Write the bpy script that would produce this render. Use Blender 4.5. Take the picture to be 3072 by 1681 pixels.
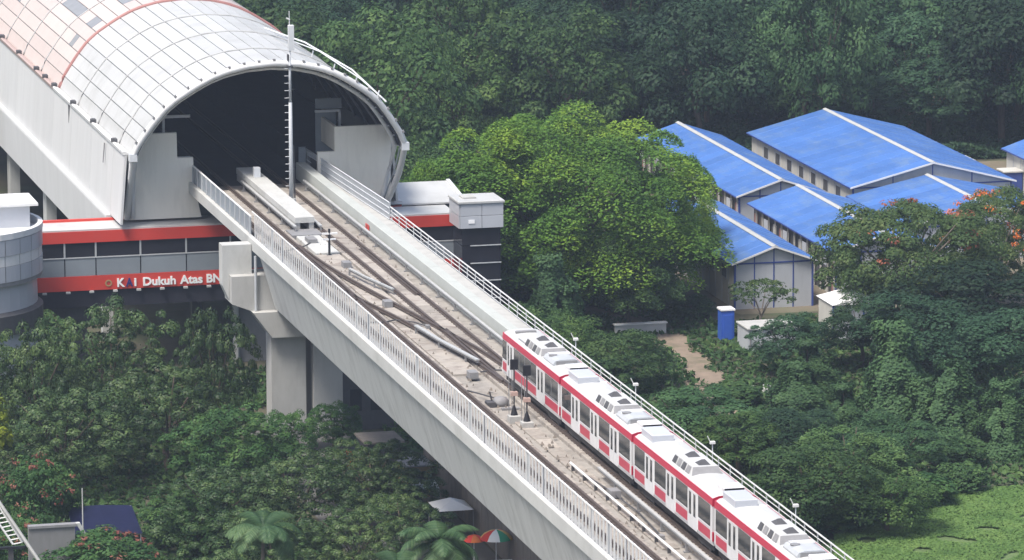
import bpy, math, random
import numpy as np
from mathutils import Vector, Matrix, noise
R = math.radians
random.seed(7); rng = np.random.default_rng(7)
sc = bpy.context.scene
for o in list(bpy.data.objects): bpy.data.objects.remove(o)
COL = sc.collection

# ------------------------------------------------------------------ camera
YAW, PITCH, ROLL = R(13.82820635), R(10.68227181), R(-0.18755437)
FPX = 15301.63
cam = bpy.data.cameras.new('camera'); camo = bpy.data.objects.new('camera', cam); COL.objects.link(camo)
fw = Vector((math.sin(YAW)*math.cos(PITCH), math.cos(YAW)*math.cos(PITCH), -math.sin(PITCH)))
rt = Vector((math.cos(YAW), -math.sin(YAW), 0)); up = rt.cross(fw)
cr_, sr_ = math.cos(ROLL), math.sin(ROLL)
rt, up = cr_*rt + sr_*up, -sr_*rt + cr_*up
M4 = Matrix((( rt.x, up.x, -fw.x, -78.380), (rt.y, up.y, -fw.y, -300.793), (rt.z, up.z, -fw.z, 68.1636), (0,0,0,1)))
camo.matrix_world = M4
cam.sensor_width = 36.0; cam.sensor_fit = 'HORIZONTAL'; cam.lens = 36.0*FPX/3072.0
cam.clip_start = 1.0; cam.clip_end = 6000
sc.camera = camo

# ------------------------------------------------------------------ light
SUN_EL, SUN_AZ = R(61), R(-124)         # azimuth clockwise from +Y: the sun stands to the left, a little on the viewer's side
w = bpy.data.worlds.new('World'); sc.world = w; w.use_nodes = True
nt = w.node_tree; nt.nodes.clear()
sky = nt.nodes.new('ShaderNodeTexSky'); sky.sky_type = 'NISHITA'; sky.sun_disc = False
sky.sun_elevation = SUN_EL; sky.sun_rotation = SUN_AZ; sky.air_density = 1.0; sky.dust_density = 4.0; sky.ozone_density = 1.0
bg = nt.nodes.new('ShaderNodeBackground'); bg.inputs['Strength'].default_value = 0.125
wo = nt.nodes.new('ShaderNodeOutputWorld')
nt.links.new(sky.outputs[0], bg.inputs[0]); nt.links.new(bg.outputs[0], wo.inputs[0])
sl = bpy.data.lights.new('sun', 'SUN'); sl.energy = 2.8; sl.angle = R(18); sl.color = (1.0, 0.955, 0.89)
so = bpy.data.objects.new('sun', sl); COL.objects.link(so)
sd = Vector((math.sin(SUN_AZ)*math.cos(SUN_EL), math.cos(SUN_AZ)*math.cos(SUN_EL), math.sin(SUN_EL)))
so.rotation_euler = (-sd).to_track_quat('-Z', 'Y').to_euler(); so.location = sd*200
sc.view_settings.view_transform = 'Standard'; sc.view_settings.look = 'None'
sc.view_settings.gamma = 1.0; sc.view_settings.use_curve_mapping = False
sc.view_settings.exposure = 0.80
HAZE = 0.00016

# ------------------------------------------------------------------ materials
def mat(name, col, rough=0.7, var=0.12, scale=1.5, spec=0.3, bump=0.0, bscale=8.0, stretch=None, metal=0.0, dirt=None, dirt_scale=0.6, dirt_amt=0.5, island=0.0):
    m = bpy.data.materials.new(name); m.use_nodes = True
    t = m.node_tree; b = t.nodes['Principled BSDF']
    b.inputs['Roughness'].default_value = rough; b.inputs['Metallic'].default_value = metal
    b.inputs['Specular IOR Level'].default_value = spec
    tc = t.nodes.new('ShaderNodeTexCoord'); mp = t.nodes.new('ShaderNodeMapping')
    ge = t.nodes.new('ShaderNodeNewGeometry')
    t.links.new(ge.outputs['Position'], mp.inputs['Vector'])
    if stretch: mp.inputs['Scale'].default_value = stretch
    n = t.nodes.new('ShaderNodeTexNoise'); n.inputs['Scale'].default_value = scale; n.inputs['Detail'].default_value = 6
    n.inputs['Roughness'].default_value = 0.65
    t.links.new(mp.outputs[0], n.inputs['Vector'])
    rp = t.nodes.new('ShaderNodeMapRange'); rp.inputs[1].default_value = 0.25; rp.inputs[2].default_value = 0.75
    rp.inputs[3].default_value = 1-var; rp.inputs[4].default_value = 1+var
    t.links.new(n.outputs['Fac'], rp.inputs[0])
    mul = t.nodes.new('ShaderNodeVectorMath'); mul.operation = 'SCALE'
    rgb = t.nodes.new('ShaderNodeRGB'); rgb.outputs[0].default_value = (*col, 1)
    src = rgb.outputs[0]
    if dirt:
        n2 = t.nodes.new('ShaderNodeTexNoise'); n2.inputs['Scale'].default_value = dirt_scale; n2.inputs['Detail'].default_value = 8
        n2.inputs['Roughness'].default_value = 0.7
        t.links.new(mp.outputs[0], n2.inputs['Vector'])
        r2 = t.nodes.new('ShaderNodeMapRange'); r2.inputs[1].default_value = 0.48; r2.inputs[2].default_value = 0.72
        r2.inputs[3].default_value = 0; r2.inputs[4].default_value = dirt_amt
        t.links.new(n2.outputs['Fac'], r2.inputs[0])
        mx = t.nodes.new('ShaderNodeMix'); mx.data_type = 'RGBA'
        t.links.new(r2.outputs[0], mx.inputs[0]); t.links.new(src, mx.inputs[6]); mx.inputs[7].default_value = (*dirt, 1)
        src = mx.outputs[2]
    t.links.new(src, mul.inputs[0]); t.links.new(rp.outputs[0], mul.inputs['Scale'])
    out = mul.outputs[0]
    if island:
        mr = t.nodes.new('ShaderNodeMapRange'); mr.inputs[3].default_value = 1-island; mr.inputs[4].default_value = 1+island
        oi = t.nodes.new('ShaderNodeObjectInfo'); t.links.new(oi.outputs['Random'], mr.inputs[0])
        m2 = t.nodes.new('ShaderNodeVectorMath'); m2.operation = 'SCALE'
        t.links.new(out, m2.inputs[0]); t.links.new(mr.outputs[0], m2.inputs['Scale']); out = m2.outputs[0]
    t.links.new(out, b.inputs['Base Color'])
    if bump:
        n3 = t.nodes.new('ShaderNodeTexNoise'); n3.inputs['Scale'].default_value = bscale; n3.inputs['Detail'].default_value = 4
        t.links.new(mp.outputs[0], n3.inputs['Vector'])
        bp = t.nodes.new('ShaderNodeBump'); bp.inputs['Strength'].default_value = bump; bp.inputs['Distance'].default_value = 0.05
        t.links.new(n3.outputs['Fac'], bp.inputs['Height']); t.links.new(bp.outputs[0], b.inputs['Normal'])
    return m

def leafmat(name, c1, c2, c3, trans=0.35, rough=0.6, objvar=0.25, nscale=0.35, spec=0.15, isl=0.42):
    """leaves: three greens mixed per leaf and per branch, a lighter or darker plant per object"""
    m = bpy.data.materials.new(name); m.use_nodes = True
    t = m.node_tree; b = t.nodes['Principled BSDF']; ou = t.nodes['Material Output']
    b.inputs['Roughness'].default_value = rough; b.inputs['Specular IOR Level'].default_value = spec
    ge = t.nodes.new('ShaderNodeNewGeometry'); oi = t.nodes.new('ShaderNodeObjectInfo')
    n = t.nodes.new('ShaderNodeTexNoise'); n.inputs['Scale'].default_value = nscale; n.inputs['Detail'].default_value = 3
    t.links.new(ge.outputs['Position'], n.inputs['Vector'])
    ad = t.nodes.new('ShaderNodeMath'); ad.operation = 'MULTIPLY_ADD'; ad.inputs[1].default_value = isl
    t.links.new(ge.outputs['Random Per Island'], ad.inputs[0])
    sb = t.nodes.new('ShaderNodeMath'); sb.operation = 'MULTIPLY_ADD'; sb.inputs[1].default_value = 1.3; sb.inputs[2].default_value = -0.40+(0.5-isl)*0.5
    t.links.new(n.outputs['Fac'], sb.inputs[0]); t.links.new(sb.outputs[0], ad.inputs[2])
    cr = t.nodes.new('ShaderNodeValToRGB'); e = cr.color_ramp.elements
    e[0].position = 0.1; e[0].color = (*c1, 1); e[1].position = 0.9; e[1].color = (*c3, 1)
    k = cr.color_ramp.elements.new(0.5); k.color = (*c2, 1)
    t.links.new(ad.outputs[0], cr.inputs[0])
    mr = t.nodes.new('ShaderNodeMapRange'); mr.inputs[3].default_value = 1-objvar; mr.inputs[4].default_value = 1+objvar
    t.links.new(oi.outputs['Random'], mr.inputs[0])
    ml = t.nodes.new('ShaderNodeVectorMath'); ml.operation = 'SCALE'
    t.links.new(cr.outputs[0], ml.inputs[0]); t.links.new(mr.outputs[0], ml.inputs['Scale'])
    t.links.new(ml.outputs[0], b.inputs['Base Color'])
    tr = t.nodes.new('ShaderNodeBsdfTranslucent'); t.links.new(ml.outputs[0], tr.inputs[0])
    mx = t.nodes.new('ShaderNodeMixShader'); mx.inputs[0].default_value = trans
    t.links.new(b.outputs[0], mx.inputs[1]); t.links.new(tr.outputs[0], mx.inputs[2]); t.links.new(mx.outputs[0], ou.inputs[0])
    return m

MT = {}
def mk(k, *a, **kw): MT[k] = mat(k, *a, **kw)
mk('concrete', (0.40,0.40,0.385), 0.85, 0.10, 0.9, bump=0.2, stretch=(1,1,0.35), dirt=(0.22,0.22,0.21), dirt_amt=0.35)
mk('concrete_light', (0.45,0.455,0.44), 0.85, 0.09, 0.8, bump=0.15, stretch=(1,0.4,0.5), dirt=(0.30,0.30,0.28), dirt_amt=0.45)
mk('girder_face', (0.52,0.525,0.51), 0.85, 0.08, 0.5, stretch=(1,1,0.12), dirt=(0.24,0.24,0.225), dirt_scale=0.9, dirt_amt=0.5)
mk('wall_pale', (0.40,0.42,0.40), 0.8, 0.08, 0.8, stretch=(1,0.4,0.5), dirt=(0.36,0.39,0.36), dirt_amt=0.5)
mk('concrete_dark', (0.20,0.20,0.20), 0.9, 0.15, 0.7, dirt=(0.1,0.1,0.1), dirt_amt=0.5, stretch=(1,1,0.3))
mk('deck_concrete', (0.26,0.243,0.22), 0.9, 0.16, 1.6, bump=0.3, dirt=(0.15,0.135,0.12), dirt_scale=0.6, dirt_amt=0.95, island=0.12)
mk('plinth', (0.31,0.284,0.252), 0.9, 0.16, 1.3, bump=0.3, dirt=(0.15,0.12,0.105), dirt_scale=0.7, dirt_amt=0.95, island=0.16)
mk('rail_steel', (0.075,0.058,0.05), 0.6, 0.3, 3.0, spec=0.4)
mk('white_paint', (0.68,0.68,0.675), 0.45, 0.05, 1.0, dirt=(0.5,0.5,0.48), dirt_amt=0.35)
mk('fence_white', (0.56,0.565,0.565), 0.5, 0.12, 2.0)
mk('cover_white', (0.38,0.39,0.39), 0.5, 0.10, 1.5, dirt=(0.35,0.35,0.33), dirt_amt=0.5)
mk('roof_white', (0.46,0.465,0.46), 0.4, 0.04, 0.7, dirt=(0.36,0.36,0.345), dirt_scale=0.4, dirt_amt=0.7, island=0.06)
mk('roof_pink', (0.50,0.43,0.40), 0.45, 0.05, 0.7, dirt=(0.57,0.46,0.43), dirt_scale=0.4, dirt_amt=0.5, island=0.06)
mk('gutter_pink', (0.40,0.31,0.285), 0.6, 0.1, 0.7)
mk('arch_red', (0.33,0.16,0.145), 0.5, 0.12, 0.7)
mk('skylight_grey', (0.25,0.25,0.255), 0.25, 0.12, 0.8)
mk('ring_grey', (0.38,0.385,0.38), 0.6, 0.1, 1)
mk('seam_grey', (0.20,0.205,0.21), 0.7, 0.1, 1)
mk('skirt_white', (0.56,0.565,0.565), 0.6, 0.06, 0.5, dirt=(0.45,0.45,0.45), dirt_amt=0.35, stretch=(1,1,0.15), island=0.03)
mk('beige_wall', (0.82,0.79,0.71), 0.8, 0.06, 0.6, dirt=(0.42,0.40,0.36), dirt_amt=0.4, stretch=(1,1,0.2))
mk('inside_dark', (0.020,0.020,0.030), 0.8, 0.2, 0.5)  # dark navy: the shade of the unlit hall is put into the colour
mk('floor_dark', (0.04,0.04,0.045), 0.8, 0.2, 0.8)  # darkened likewise, the hall's shade is in the base colour
mk('steel_grey', (0.40,0.42,0.44), 0.5, 0.10, 1.5, metal=0.0)
mk('steel_pale', (0.58,0.60,0.62), 0.5, 0.08, 1.5)
mk('black', (0.018,0.018,0.022), 0.5, 0.2, 2)
mk('dark_grey', (0.07,0.07,0.075), 0.6, 0.2, 2)
mk('mid_grey', (0.22,0.22,0.225), 0.6, 0.15, 2)
mk('red_fascia', (0.56,0.055,0.04), 0.45, 0.08, 0.6, dirt=(0.35,0.06,0.05), dirt_amt=0.4)
mk('grey_panel', (0.225,0.255,0.285), 0.4, 0.06, 0.8, island=0.05)
mk('silver_panel', (0.44,0.46,0.50), 0.35, 0.05, 0.6, island=0.05)
mk('glass_dark', (0.022,0.022,0.030), 0.12, 0.2, 0.6, spec=0.35)
mk('navy', (0.03,0.03,0.16), 0.5, 0.05, 1)
mk('letter_white', (0.85,0.85,0.86), 0.5, 0.02, 1)
mk('train_white', (0.64,0.64,0.645), 0.3, 0.03, 1.0, spec=0.5, dirt=(0.46,0.46,0.44), dirt_amt=0.5, stretch=(1,1,0.4))
mk('train_roof', (0.47,0.475,0.47), 0.5, 0.05, 1.2, dirt=(0.52,0.52,0.50), dirt_amt=0.4)
mk('train_red', (0.42,0.022,0.055), 0.3, 0.05, 1.0, spec=0.5)
mk('train_glass', (0.035,0.042,0.045), 0.08, 0.4, 1.2, spec=0.5)
mk('blue_roof', (0.055,0.140,0.375), 0.5, 0.12, 0.5, stretch=(1,0.4,1), dirt=(0.115,0.19,0.33), dirt_amt=0.85, island=0.10)
mk('blue_post', (0.045,0.075,0.26), 0.5, 0.1, 1)
mk('cabin_wall', (0.50,0.49,0.45), 0.6, 0.07, 0.9, dirt=(0.32,0.31,0.28), dirt_amt=0.5, stretch=(1,1,0.3), island=0.05)
mk('cabin_grey', (0.42,0.44,0.47), 0.6, 0.07, 0.9, dirt=(0.30,0.31,0.33), dirt_amt=0.4, stretch=(1,1,0.3), island=0.05)  # on gables: cooler, darker copy of cabin_wall with the shade painted in
mk('blue_plastic', (0.035,0.10,0.42), 0.4, 0.1, 1)
mk('tarp_blue', (0.005,0.006,0.032), 0.5, 0.25, 1, bump=0.4, bscale=2)  # near-black blue: the shade of the trees is painted into it
mk('bark', (0.085,0.065,0.05), 0.9, 0.3, 2, bump=0.4)
mk('bark_pale', (0.20,0.17,0.14), 0.9, 0.25, 2, bump=0.4)
mk('soil', (0.075,0.070,0.045), 0.95, 0.25, 0.4, bump=0.3, dirt=(0.05,0.075,0.03), dirt_scale=0.12, dirt_amt=0.95)
mk('dirt_path', (0.21,0.165,0.125), 0.95, 0.25, 0.6, bump=0.4, dirt=(0.085,0.095,0.05), dirt_scale=0.45, dirt_amt=0.95)
mk('yard_soil', (0.16,0.135,0.10), 0.95, 0.2, 0.5, dirt=(0.07,0.09,0.04), dirt_scale=0.25, dirt_amt=0.8)
mk('field_soil', (0.10,0.15,0.055), 0.95, 0.25, 0.3, bump=0.3)
mk('paving', (0.11,0.108,0.105), 0.9, 0.15, 0.6, dirt=(0.12,0.11,0.10), dirt_amt=0.6)
mk('wall_brown', (0.20,0.175,0.15), 0.9, 0.18, 0.8, dirt=(0.09,0.08,0.07), dirt_amt=0.7, stretch=(1,1,0.3), island=0.1)
mk('ochre', (0.34,0.25,0.12), 0.8, 0.2, 1)
mk('orange', (0.55,0.15,0.04), 0.7, 0.15, 1)
mk('umb_red', (0.55,0.04,0.03), 0.7, 0.05, 1); mk('umb_green', (0.03,0.25,0.13), 0.7, 0.05, 1)
mk('umb_yellow', (0.62,0.40,0.12), 0.7, 0.05, 1); mk('umb_white', (0.7,0.7,0.68), 0.7, 0.05, 1)
mk('pinkish', (0.42,0.30,0.26), 0.7, 0.15, 2)
mk('brick_roof', (0.30,0.17,0.12), 0.9, 0.2, 1, dirt=(0.35,0.30,0.24), dirt_amt=0.7)
L = {}
L['forest'] = leafmat('forest_leaf', (0.013,0.034,0.017), (0.026,0.060,0.029), (0.055,0.108,0.046), 0.25, objvar=0.45, nscale=0.15, isl=0.25)
L['forest2'] = leafmat('forest_leaf_mid', (0.018,0.047,0.019), (0.040,0.088,0.034), (0.085,0.155,0.056), 0.25, objvar=0.45, nscale=0.15, isl=0.25)
L['broad2'] = leafmat('broad_leaf_mid', (0.026,0.064,0.020), (0.062,0.125,0.034), (0.135,0.21,0.056), 0.3, objvar=0.2, nscale=0.3)
L['broad'] = leafmat('broad_leaf', (0.020,0.048,0.018), (0.044,0.092,0.030), (0.100,0.165,0.050), 0.3, objvar=0.25, nscale=0.3)
L['rosette'] = leafmat('rosette_leaf',  (0.012,0.030,0.009), (0.032,0.066,0.019), (0.105,0.155,0.048), 0.12, rough=0.5, objvar=0.2, nscale=0.3, spec=0.25)
L['light'] = leafmat('light_leaf', (0.022,0.060,0.020), (0.048,0.115,0.034), (0.105,0.185,0.050), 0.3, objvar=0.1, nscale=0.4)
L['layered'] = leafmat('layered_leaf', (0.030,0.080,0.018), (0.090,0.190,0.028), (0.25,0.36,0.04), 0.25, objvar=0.1, nscale=0.16, isl=0.26)
L['flame'] = leafmat('flame_leaf', (0.032,0.062,0.024), (0.066,0.115,0.038), (0.125,0.165,0.056), 0.35, objvar=0.12, nscale=0.4)
L['vine'] = leafmat('vine_leaf', (0.030,0.066,0.028), (0.052,0.108,0.042), (0.090,0.160,0.060), 0.25, objvar=0.15, nscale=0.4)
L['tier'] = leafmat('tier_leaf', (0.032,0.075,0.026), (0.080,0.150,0.048), (0.15,0.235,0.075), 0.25, objvar=0.1, nscale=0.4)
L['yellow'] = leafmat('yellow_leaf', (0.08,0.12,0.015), (0.16,0.21,0.02), (0.24,0.28,0.03), 0.35, objvar=0.05)
L['palm'] = leafmat('palm_leaf', (0.022,0.060,0.024), (0.050,0.108,0.042), (0.115,0.185,0.078), 0.25, objvar=0.1, spec=0.3)
L['grass'] = leafmat('grass_blade', (0.075,0.15,0.040), (0.115,0.205,0.055), (0.165,0.26,0.075), 0.35, objvar=0.0, nscale=0.35)
L['blossom_orange'] = leafmat('blossom_orange', (0.45,0.09,0.02), (0.60,0.15,0.03), (0.70,0.24,0.06), 0.3, objvar=0.0)
L['blossom_rust'] = leafmat('blossom_rust', (0.22,0.075,0.045), (0.30,0.10,0.06), (0.36,0.15,0.08), 0.3, objvar=0.0)
L['blossom_pink'] = leafmat('blossom_pink', (0.16,0.05,0.04), (0.22,0.08,0.06), (0.28,0.15,0.10), 0.3, objvar=0.0)

# ------------------------------------------------------------------ builders
class MB:
    def __init__(s): s.v = []; s.f = []
    def add(s, vs, fs):
        n = len(s.v); s.v += [tuple(v) for v in vs]; s.f += [tuple(i+n for i in f) for f in fs]; return s
    def box(s, x0,x1,y0,y1,z0,z1):
        return s.add([(x0,y0,z0),(x1,y0,z0),(x1,y1,z0),(x0,y1,z0),(x0,y0,z1),(x1,y0,z1),(x1,y1,z1),(x0,y1,z1)],
                     [(0,3,2,1),(4,5,6,7),(0,1,5,4),(1,2,6,5),(2,3,7,6),(3,0,4,7)])
    def bbox(s, x0,x1,y0,y1,z0,z1,b=0.03):
        """box with its upper edges chamfered"""
        vs = [(x0,y0,z0),(x1,y0,z0),(x1,y1,z0),(x0,y1,z0),(x0,y0,z1-b),(x1,y0,z1-b),(x1,y1,z1-b),(x0,y1,z1-b),
              (x0+b,y0+b,z1),(x1-b,y0+b,z1),(x1-b,y1-b,z1),(x0+b,y1-b,z1)]
        fs = [(0,3,2,1),(8,9,10,11)]
        for a in (0,4):
            for i in range(4): fs.append((a+i, a+(i+1)%4, a+4+(i+1)%4, a+4+i))
        return s.add(vs, fs)
    def prism(s, poly, y0, y1):
        """(x,z) outline run along y"""
        n = len(poly)
        vs = [(x,y0,z) for x,z in poly] + [(x,y1,z) for x,z in poly]
        fs = [tuple(range(n)), tuple(range(2*n-1, n-1, -1))] + [(i, n+i, n+(i+1)%n, (i+1)%n) for i in range(n)]
        return s.add(vs, fs)
    def prismx(s, poly, x0, x1):
        n = len(poly)
        vs = [(x0,y,z) for y,z in poly] + [(x1,y,z) for y,z in poly]
        fs = [tuple(range(n-1,-1,-1)), tuple(range(n, 2*n))] + [(i, (i+1)%n, n+(i+1)%n, n+i) for i in range(n)]
        return s.add(vs, fs)
    def tube(s, pts, r, n=6, r2=None):
        pts = [Vector(p) for p in pts]; k = len(pts); vs = []; fs = []
        for i, p in enumerate(pts):
            d = (pts[min(i+1,k-1)] - pts[max(i-1,0)]).normalized()
            a = d.orthogonal().normalized() if abs(d.z) > 0.9 else d.cross(Vector((0,0,1))).normalized()
            b = d.cross(a); rr = r if r2 is None else r + (r2-r)*i/(k-1)
            for j in range(n):
                t = 2*math.pi*j/n; vs.append(p + a*(rr*math.cos(t)) + b*(rr*math.sin(t)))
        for i in range(k-1):
            for j in range(n): fs.append((i*n+j, i*n+(j+1)%n, (i+1)*n+(j+1)%n, (i+1)*n+j))
        fs.append(tuple(range(n-1,-1,-1))); fs.append(tuple((k-1)*n+j for j in range(n)))
        return s.add(vs, fs)
    def lathe(s, prof, cx, cy, n=24, a0=0.0, a1=2*math.pi):
        k = len(prof); full = abs(a1-a0-2*math.pi) < 1e-6; m = n if full else n+1; vs = []; fs = []
        for r, z in prof:
            for j in range(m):
                t = a0 + (a1-a0)*j/n; vs.append((cx+r*math.cos(t), cy+r*math.sin(t), z))
        for i in range(k-1):
            for j in range(n): fs.append((i*m+j, i*m+(j+1)%m, (i+1)*m+(j+1)%m, (i+1)*m+j))
        return s.add(vs, fs)
    def sweep(s, pts, w, h, z0):
        """flat bar of width w and height h along a plan curve of (x,y)"""
        vs = []; k = len(pts)
        for i, p in enumerate(pts):
            a = pts[max(i-1,0)]; b = pts[min(i+1,k-1)]; d = Vector((b[0]-a[0], b[1]-a[1])).normalized(); q = Vector((d.y, -d.x))*w/2
            for sx, z in ((-1,z0),(1,z0),(1,z0+h),(-1,z0+h)): vs.append((p[0]+sx*q.x, p[1]+sx*q.y, z))
        fs = [(3,2,1,0), (4*k-4,4*k-3,4*k-2,4*k-1)]
        for i in range(k-1):
            for j in range(4): fs.append((4*i+j, 4*i+(j+1)%4, 4*i+4+(j+1)%4, 4*i+4+j))
        return s.add(vs, fs)
    def mesh(s, name):
        me = bpy.data.meshes.new(name); me.from_pydata(s.v, [], s.f); me.validate()
        import bmesh
        bm = bmesh.new(); bm.from_mesh(me); bmesh.ops.recalc_face_normals(bm, faces=bm.faces[:]); bm.to_mesh(me); bm.free()
        return me
    def build(s, name, m, parent=None, loc=None, smooth=False):
        return link(name, s.mesh(name), m, parent, loc, smooth)
def link(name, me, m=None, parent=None, loc=None, smooth=False):
    if m is not None and not me.materials: me.materials.append(MT[m] if isinstance(m, str) else m)
    if smooth:
        me.polygons.foreach_set('use_smooth', [True]*len(me.polygons))
    o = bpy.data.objects.new(name, me); COL.objects.link(o)
    if parent is not None: o.parent = parent
    if loc is not None: o.location = loc
    return o
def thing(name, label, cat, loc=(0,0,0), group=None):
    o = bpy.data.objects.new(name, None); COL.objects.link(o); o.location = loc; o.empty_display_size = 0.3
    o['label'] = label; o['category'] = cat
    if group: o['group'] = group
    return o
def base0(o):
    """parts are built in world metres under an Empty that stands at the thing's base"""
    o['_off'] = 1; l = Vector(o.location)
    for c in o.children: c.location = Vector(c.location) - l
    del o['_off']
def struct(name, b, m): 
    o = b.build(name, m); o['kind'] = 'structure'; return o
def copy_tree(o, loc, label=None, group=None, rotz=None, scale=None):
    c = o.copy(); COL.objects.link(c); c.location = loc
    if rotz is not None: c.rotation_euler = (0,0,rotz)
    if scale is not None: c.scale = scale
    if label: c['label'] = label
    if group: c['group'] = group
    for ch in o.children:
        d = ch.copy(); COL.objects.link(d); d.parent = c
        for g in ch.children:
            e = g.copy(); COL.objects.link(e); e.parent = d
    return c

G = -15.0     # ground level; rail level is 0
# ------------------------------------------------------------------ ground
struct('ground', MB().box(-900,1500,-700,2200,G-0.6,G), 'soil')
def sheet(name, pts, z, m):
    b = MB(); n = len(pts); b.add([(x,y,z) for x,y in pts], [tuple(range(n))]); return struct(name, b, m)
def pathc(y): return float(np.interp(y, [68,74,82,90,99,107,114], [30.0,30.6,31.6,32.7,33.3,32.3,28.5]))
_l=[];_r=[]
for k in range(60):
    y_ = 68+46*k/59; hw = 1.7+1.1*noise.noise(Vector((y_*0.35,3,0)))+0.6*noise.noise(Vector((y_*1.1,7,0)))
    _l.append((pathc(y_)-hw-0.5*noise.noise(Vector((y_*0.8,1,4))), y_)); _r.append((pathc(y_)+hw, y_))
b_ = MB(); b_.add([(x,y,G+0.004) for x,y in _l]+[(x,y,G+0.004) for x,y in _r], [(i,60+i,61+i,1+i) for i in range(59)]); struct('dirt_path', b_, 'dirt_path')
sheet('yard', [(39.5,113),(42,107),(80,105),(97,130),(97,177.5),(50,177.5),(40,140)], G+0.004, 'yard_soil')
sheet('grass_field', [(20,10),(60,10),(62,37),(44,39.5),(36,38),(31,34),(26,28)], G+0.008, 'field_soil')
sheet('pavement', [(-8,2),(1.6,2),(1.6,62),(-1,78),(-8,78)], G+0.006, 'paving')

# ------------------------------------------------------------------ viaduct
SPLIT = 70.0; YN = -62.0; YF = 98.0
vd = thing('viaduct', 'long pale concrete railway viaduct crossing the picture to the arched station', 'viaduct', (-1.0, 4.0, G))
def vp(name, b, m, smooth=False): o = b.build(name, m, vd, smooth=smooth); o.location = -Vector(vd.location); return o
for (a,b_) in ((YN, SPLIT-0.04), (SPLIT+0.04, YF-0.2)):
    vp('deck_slab', MB().prism([(-6.9,-0.86),(-6.9,-0.45),(4.95,-0.45),(4.95,-0.9),(4.2,-1.1),(-6.1,-1.1),(-6.7,-0.97)], a, b_), 'deck_concrete')
vp('box_girder', MB().prism([(-6.72,-1.0),(-6.62,-1.1),(4.4,-1.1),(1.6,-5.3),(-5.25,-5.3),(-5.55,-5.08)], YN, SPLIT-0.3), 'girder_face')
vp('shallow_girder', MB().prism([(-5.6,-1.1),(4.0,-1.1),(3.2,-2.5),(-4.9,-2.5)], SPLIT+0.3, YF-0.5), 'concrete')
# parapet upstand in cast lengths
PL = 6.0; y = YN
pm = MB().prism([(-6.97,-0.88),(-6.97,-0.05),(-6.93,0.0),(-6.64,0.0),(-6.60,-0.04),(-6.60,-0.448),(-6.897,-0.448),(-6.897,-0.88)], 0, PL-0.03).mesh('parapet_unit'); pm.materials.append(MT['concrete_light'])
while y < YF-3:
    o = link('parapet_unit', pm, None, vd); o.location = Vector((0,y,0)) - Vector(vd.location); y += PL
# right-hand cable wall with its broad pale top, walkway beyond
ym = YN; wm = MB().prism([(2.25,-0.447),(2.25,0.86),(2.29,0.90),(3.02,0.90),(3.06,0.86),(3.06,-0.447)], 0, PL-0.03).mesh('walkway_wall_unit'); wm.materials.append(MT['wall_pale'])
while ym < YF-3:
    o = link('walkway_wall_unit', wm, None, vd); o.location = Vector((0,ym,0)) - Vector(vd.location); ym += PL
vp('walkway_slab', MB().box(3.061,4.9,YN,YF-0.3,-0.446,0.12), 'concrete')
# slab-track plinth blocks, drain gaps between them
def plinth_run(xc, wdt, y0, y1, step=2.7, h=0.26):
    me = MB().bbox(-wdt/2, wdt/2, 0, step-0.14, -0.446, -0.446+h, 0.03).mesh('plinth_block'); me.materials.append(MT['plinth'])
    yy = y0
    while yy < y1:
        o = link('plinth_block', me, None, vd); o.location = Vector((xc, yy, random.uniform(-0.008,0.008))) - Vector(vd.location); yy += step
plinth_run(-4.88, 2.5, YN, 92); plinth_run(-0.16, 2.5, YN, 92)
plinth_run(-2.5, 1.0, -30, 5, 2.7, 0.12); plinth_run(-2.5, 1.9, 20, 62, 4.1, 0.18)

# rails: two plain tracks and the crossover between them
tr = thing('railway_track', 'dark steel double railway track with a crossover on the viaduct deck', 'track', (-2.5, 20, -0.18))
def rail(pts, w=0.16, h=0.16):
    b = MB().sweep(pts, w, h, -0.16); b.sweep(pts, 0.40, 0.035, -0.18)
    o = b.build('rail', 'rail_steel', tr); o.location = -Vector(tr.location)
def straight(x, y0, y1, n=24): return [(x, y0+(y1-y0)*i/n) for i in range(n+1)]
for x in (-0.90, 0.58, -4.15, -5.60): rail(straight(x, YN, 200))
def cr_spline(P, n=40):
    P = np.array(P, float); t = P[:,1]; yy = np.linspace(t[-1], t[0], n); xx = np.interp(yy, t[::-1], P[::-1,0])
    for _ in range(4): xx[1:-1] = 0.25*xx[:-2]+0.5*xx[1:-1]+0.25*xx[2:]
    return list(zip(xx, yy))
rail(cr_spline([(-4.02,68),(-3.85,63),(-3.5,57.3),(-2.87,51),(-1.55,39.6),(-0.78,33),(-0.14,28),(0.2,23),(0.46,17)]))
rail(cr_spline([(-5.45,66),(-5.3,60),(-4.99,54.2),(-4.6,50.2),(-4.03,45.7),(-3.25,41.0),(-2.5,35),(-1.75,28),(-1.2,23),(-1.03,16)]))
rail(straight(-4.42, 46, 62, 6), 0.09); rail(straight(0.30, 47, 66, 6), 0.09); rail(straight(-0.64, 20, 34, 6), 0.09)
# fasteners: one mass of small plates
b = MB()
for x in (-0.90, 0.58, -4.15, -5.60):
    yy = YN
    while yy < 92: b.box(x-0.24,x+0.24,yy,yy+0.16,-0.19,-0.13); yy += 0.72
o = b.build('rail_fasteners', 'rail_steel', tr); o.location = -Vector(tr.location); o['kind'] = 'stuff'

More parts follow.
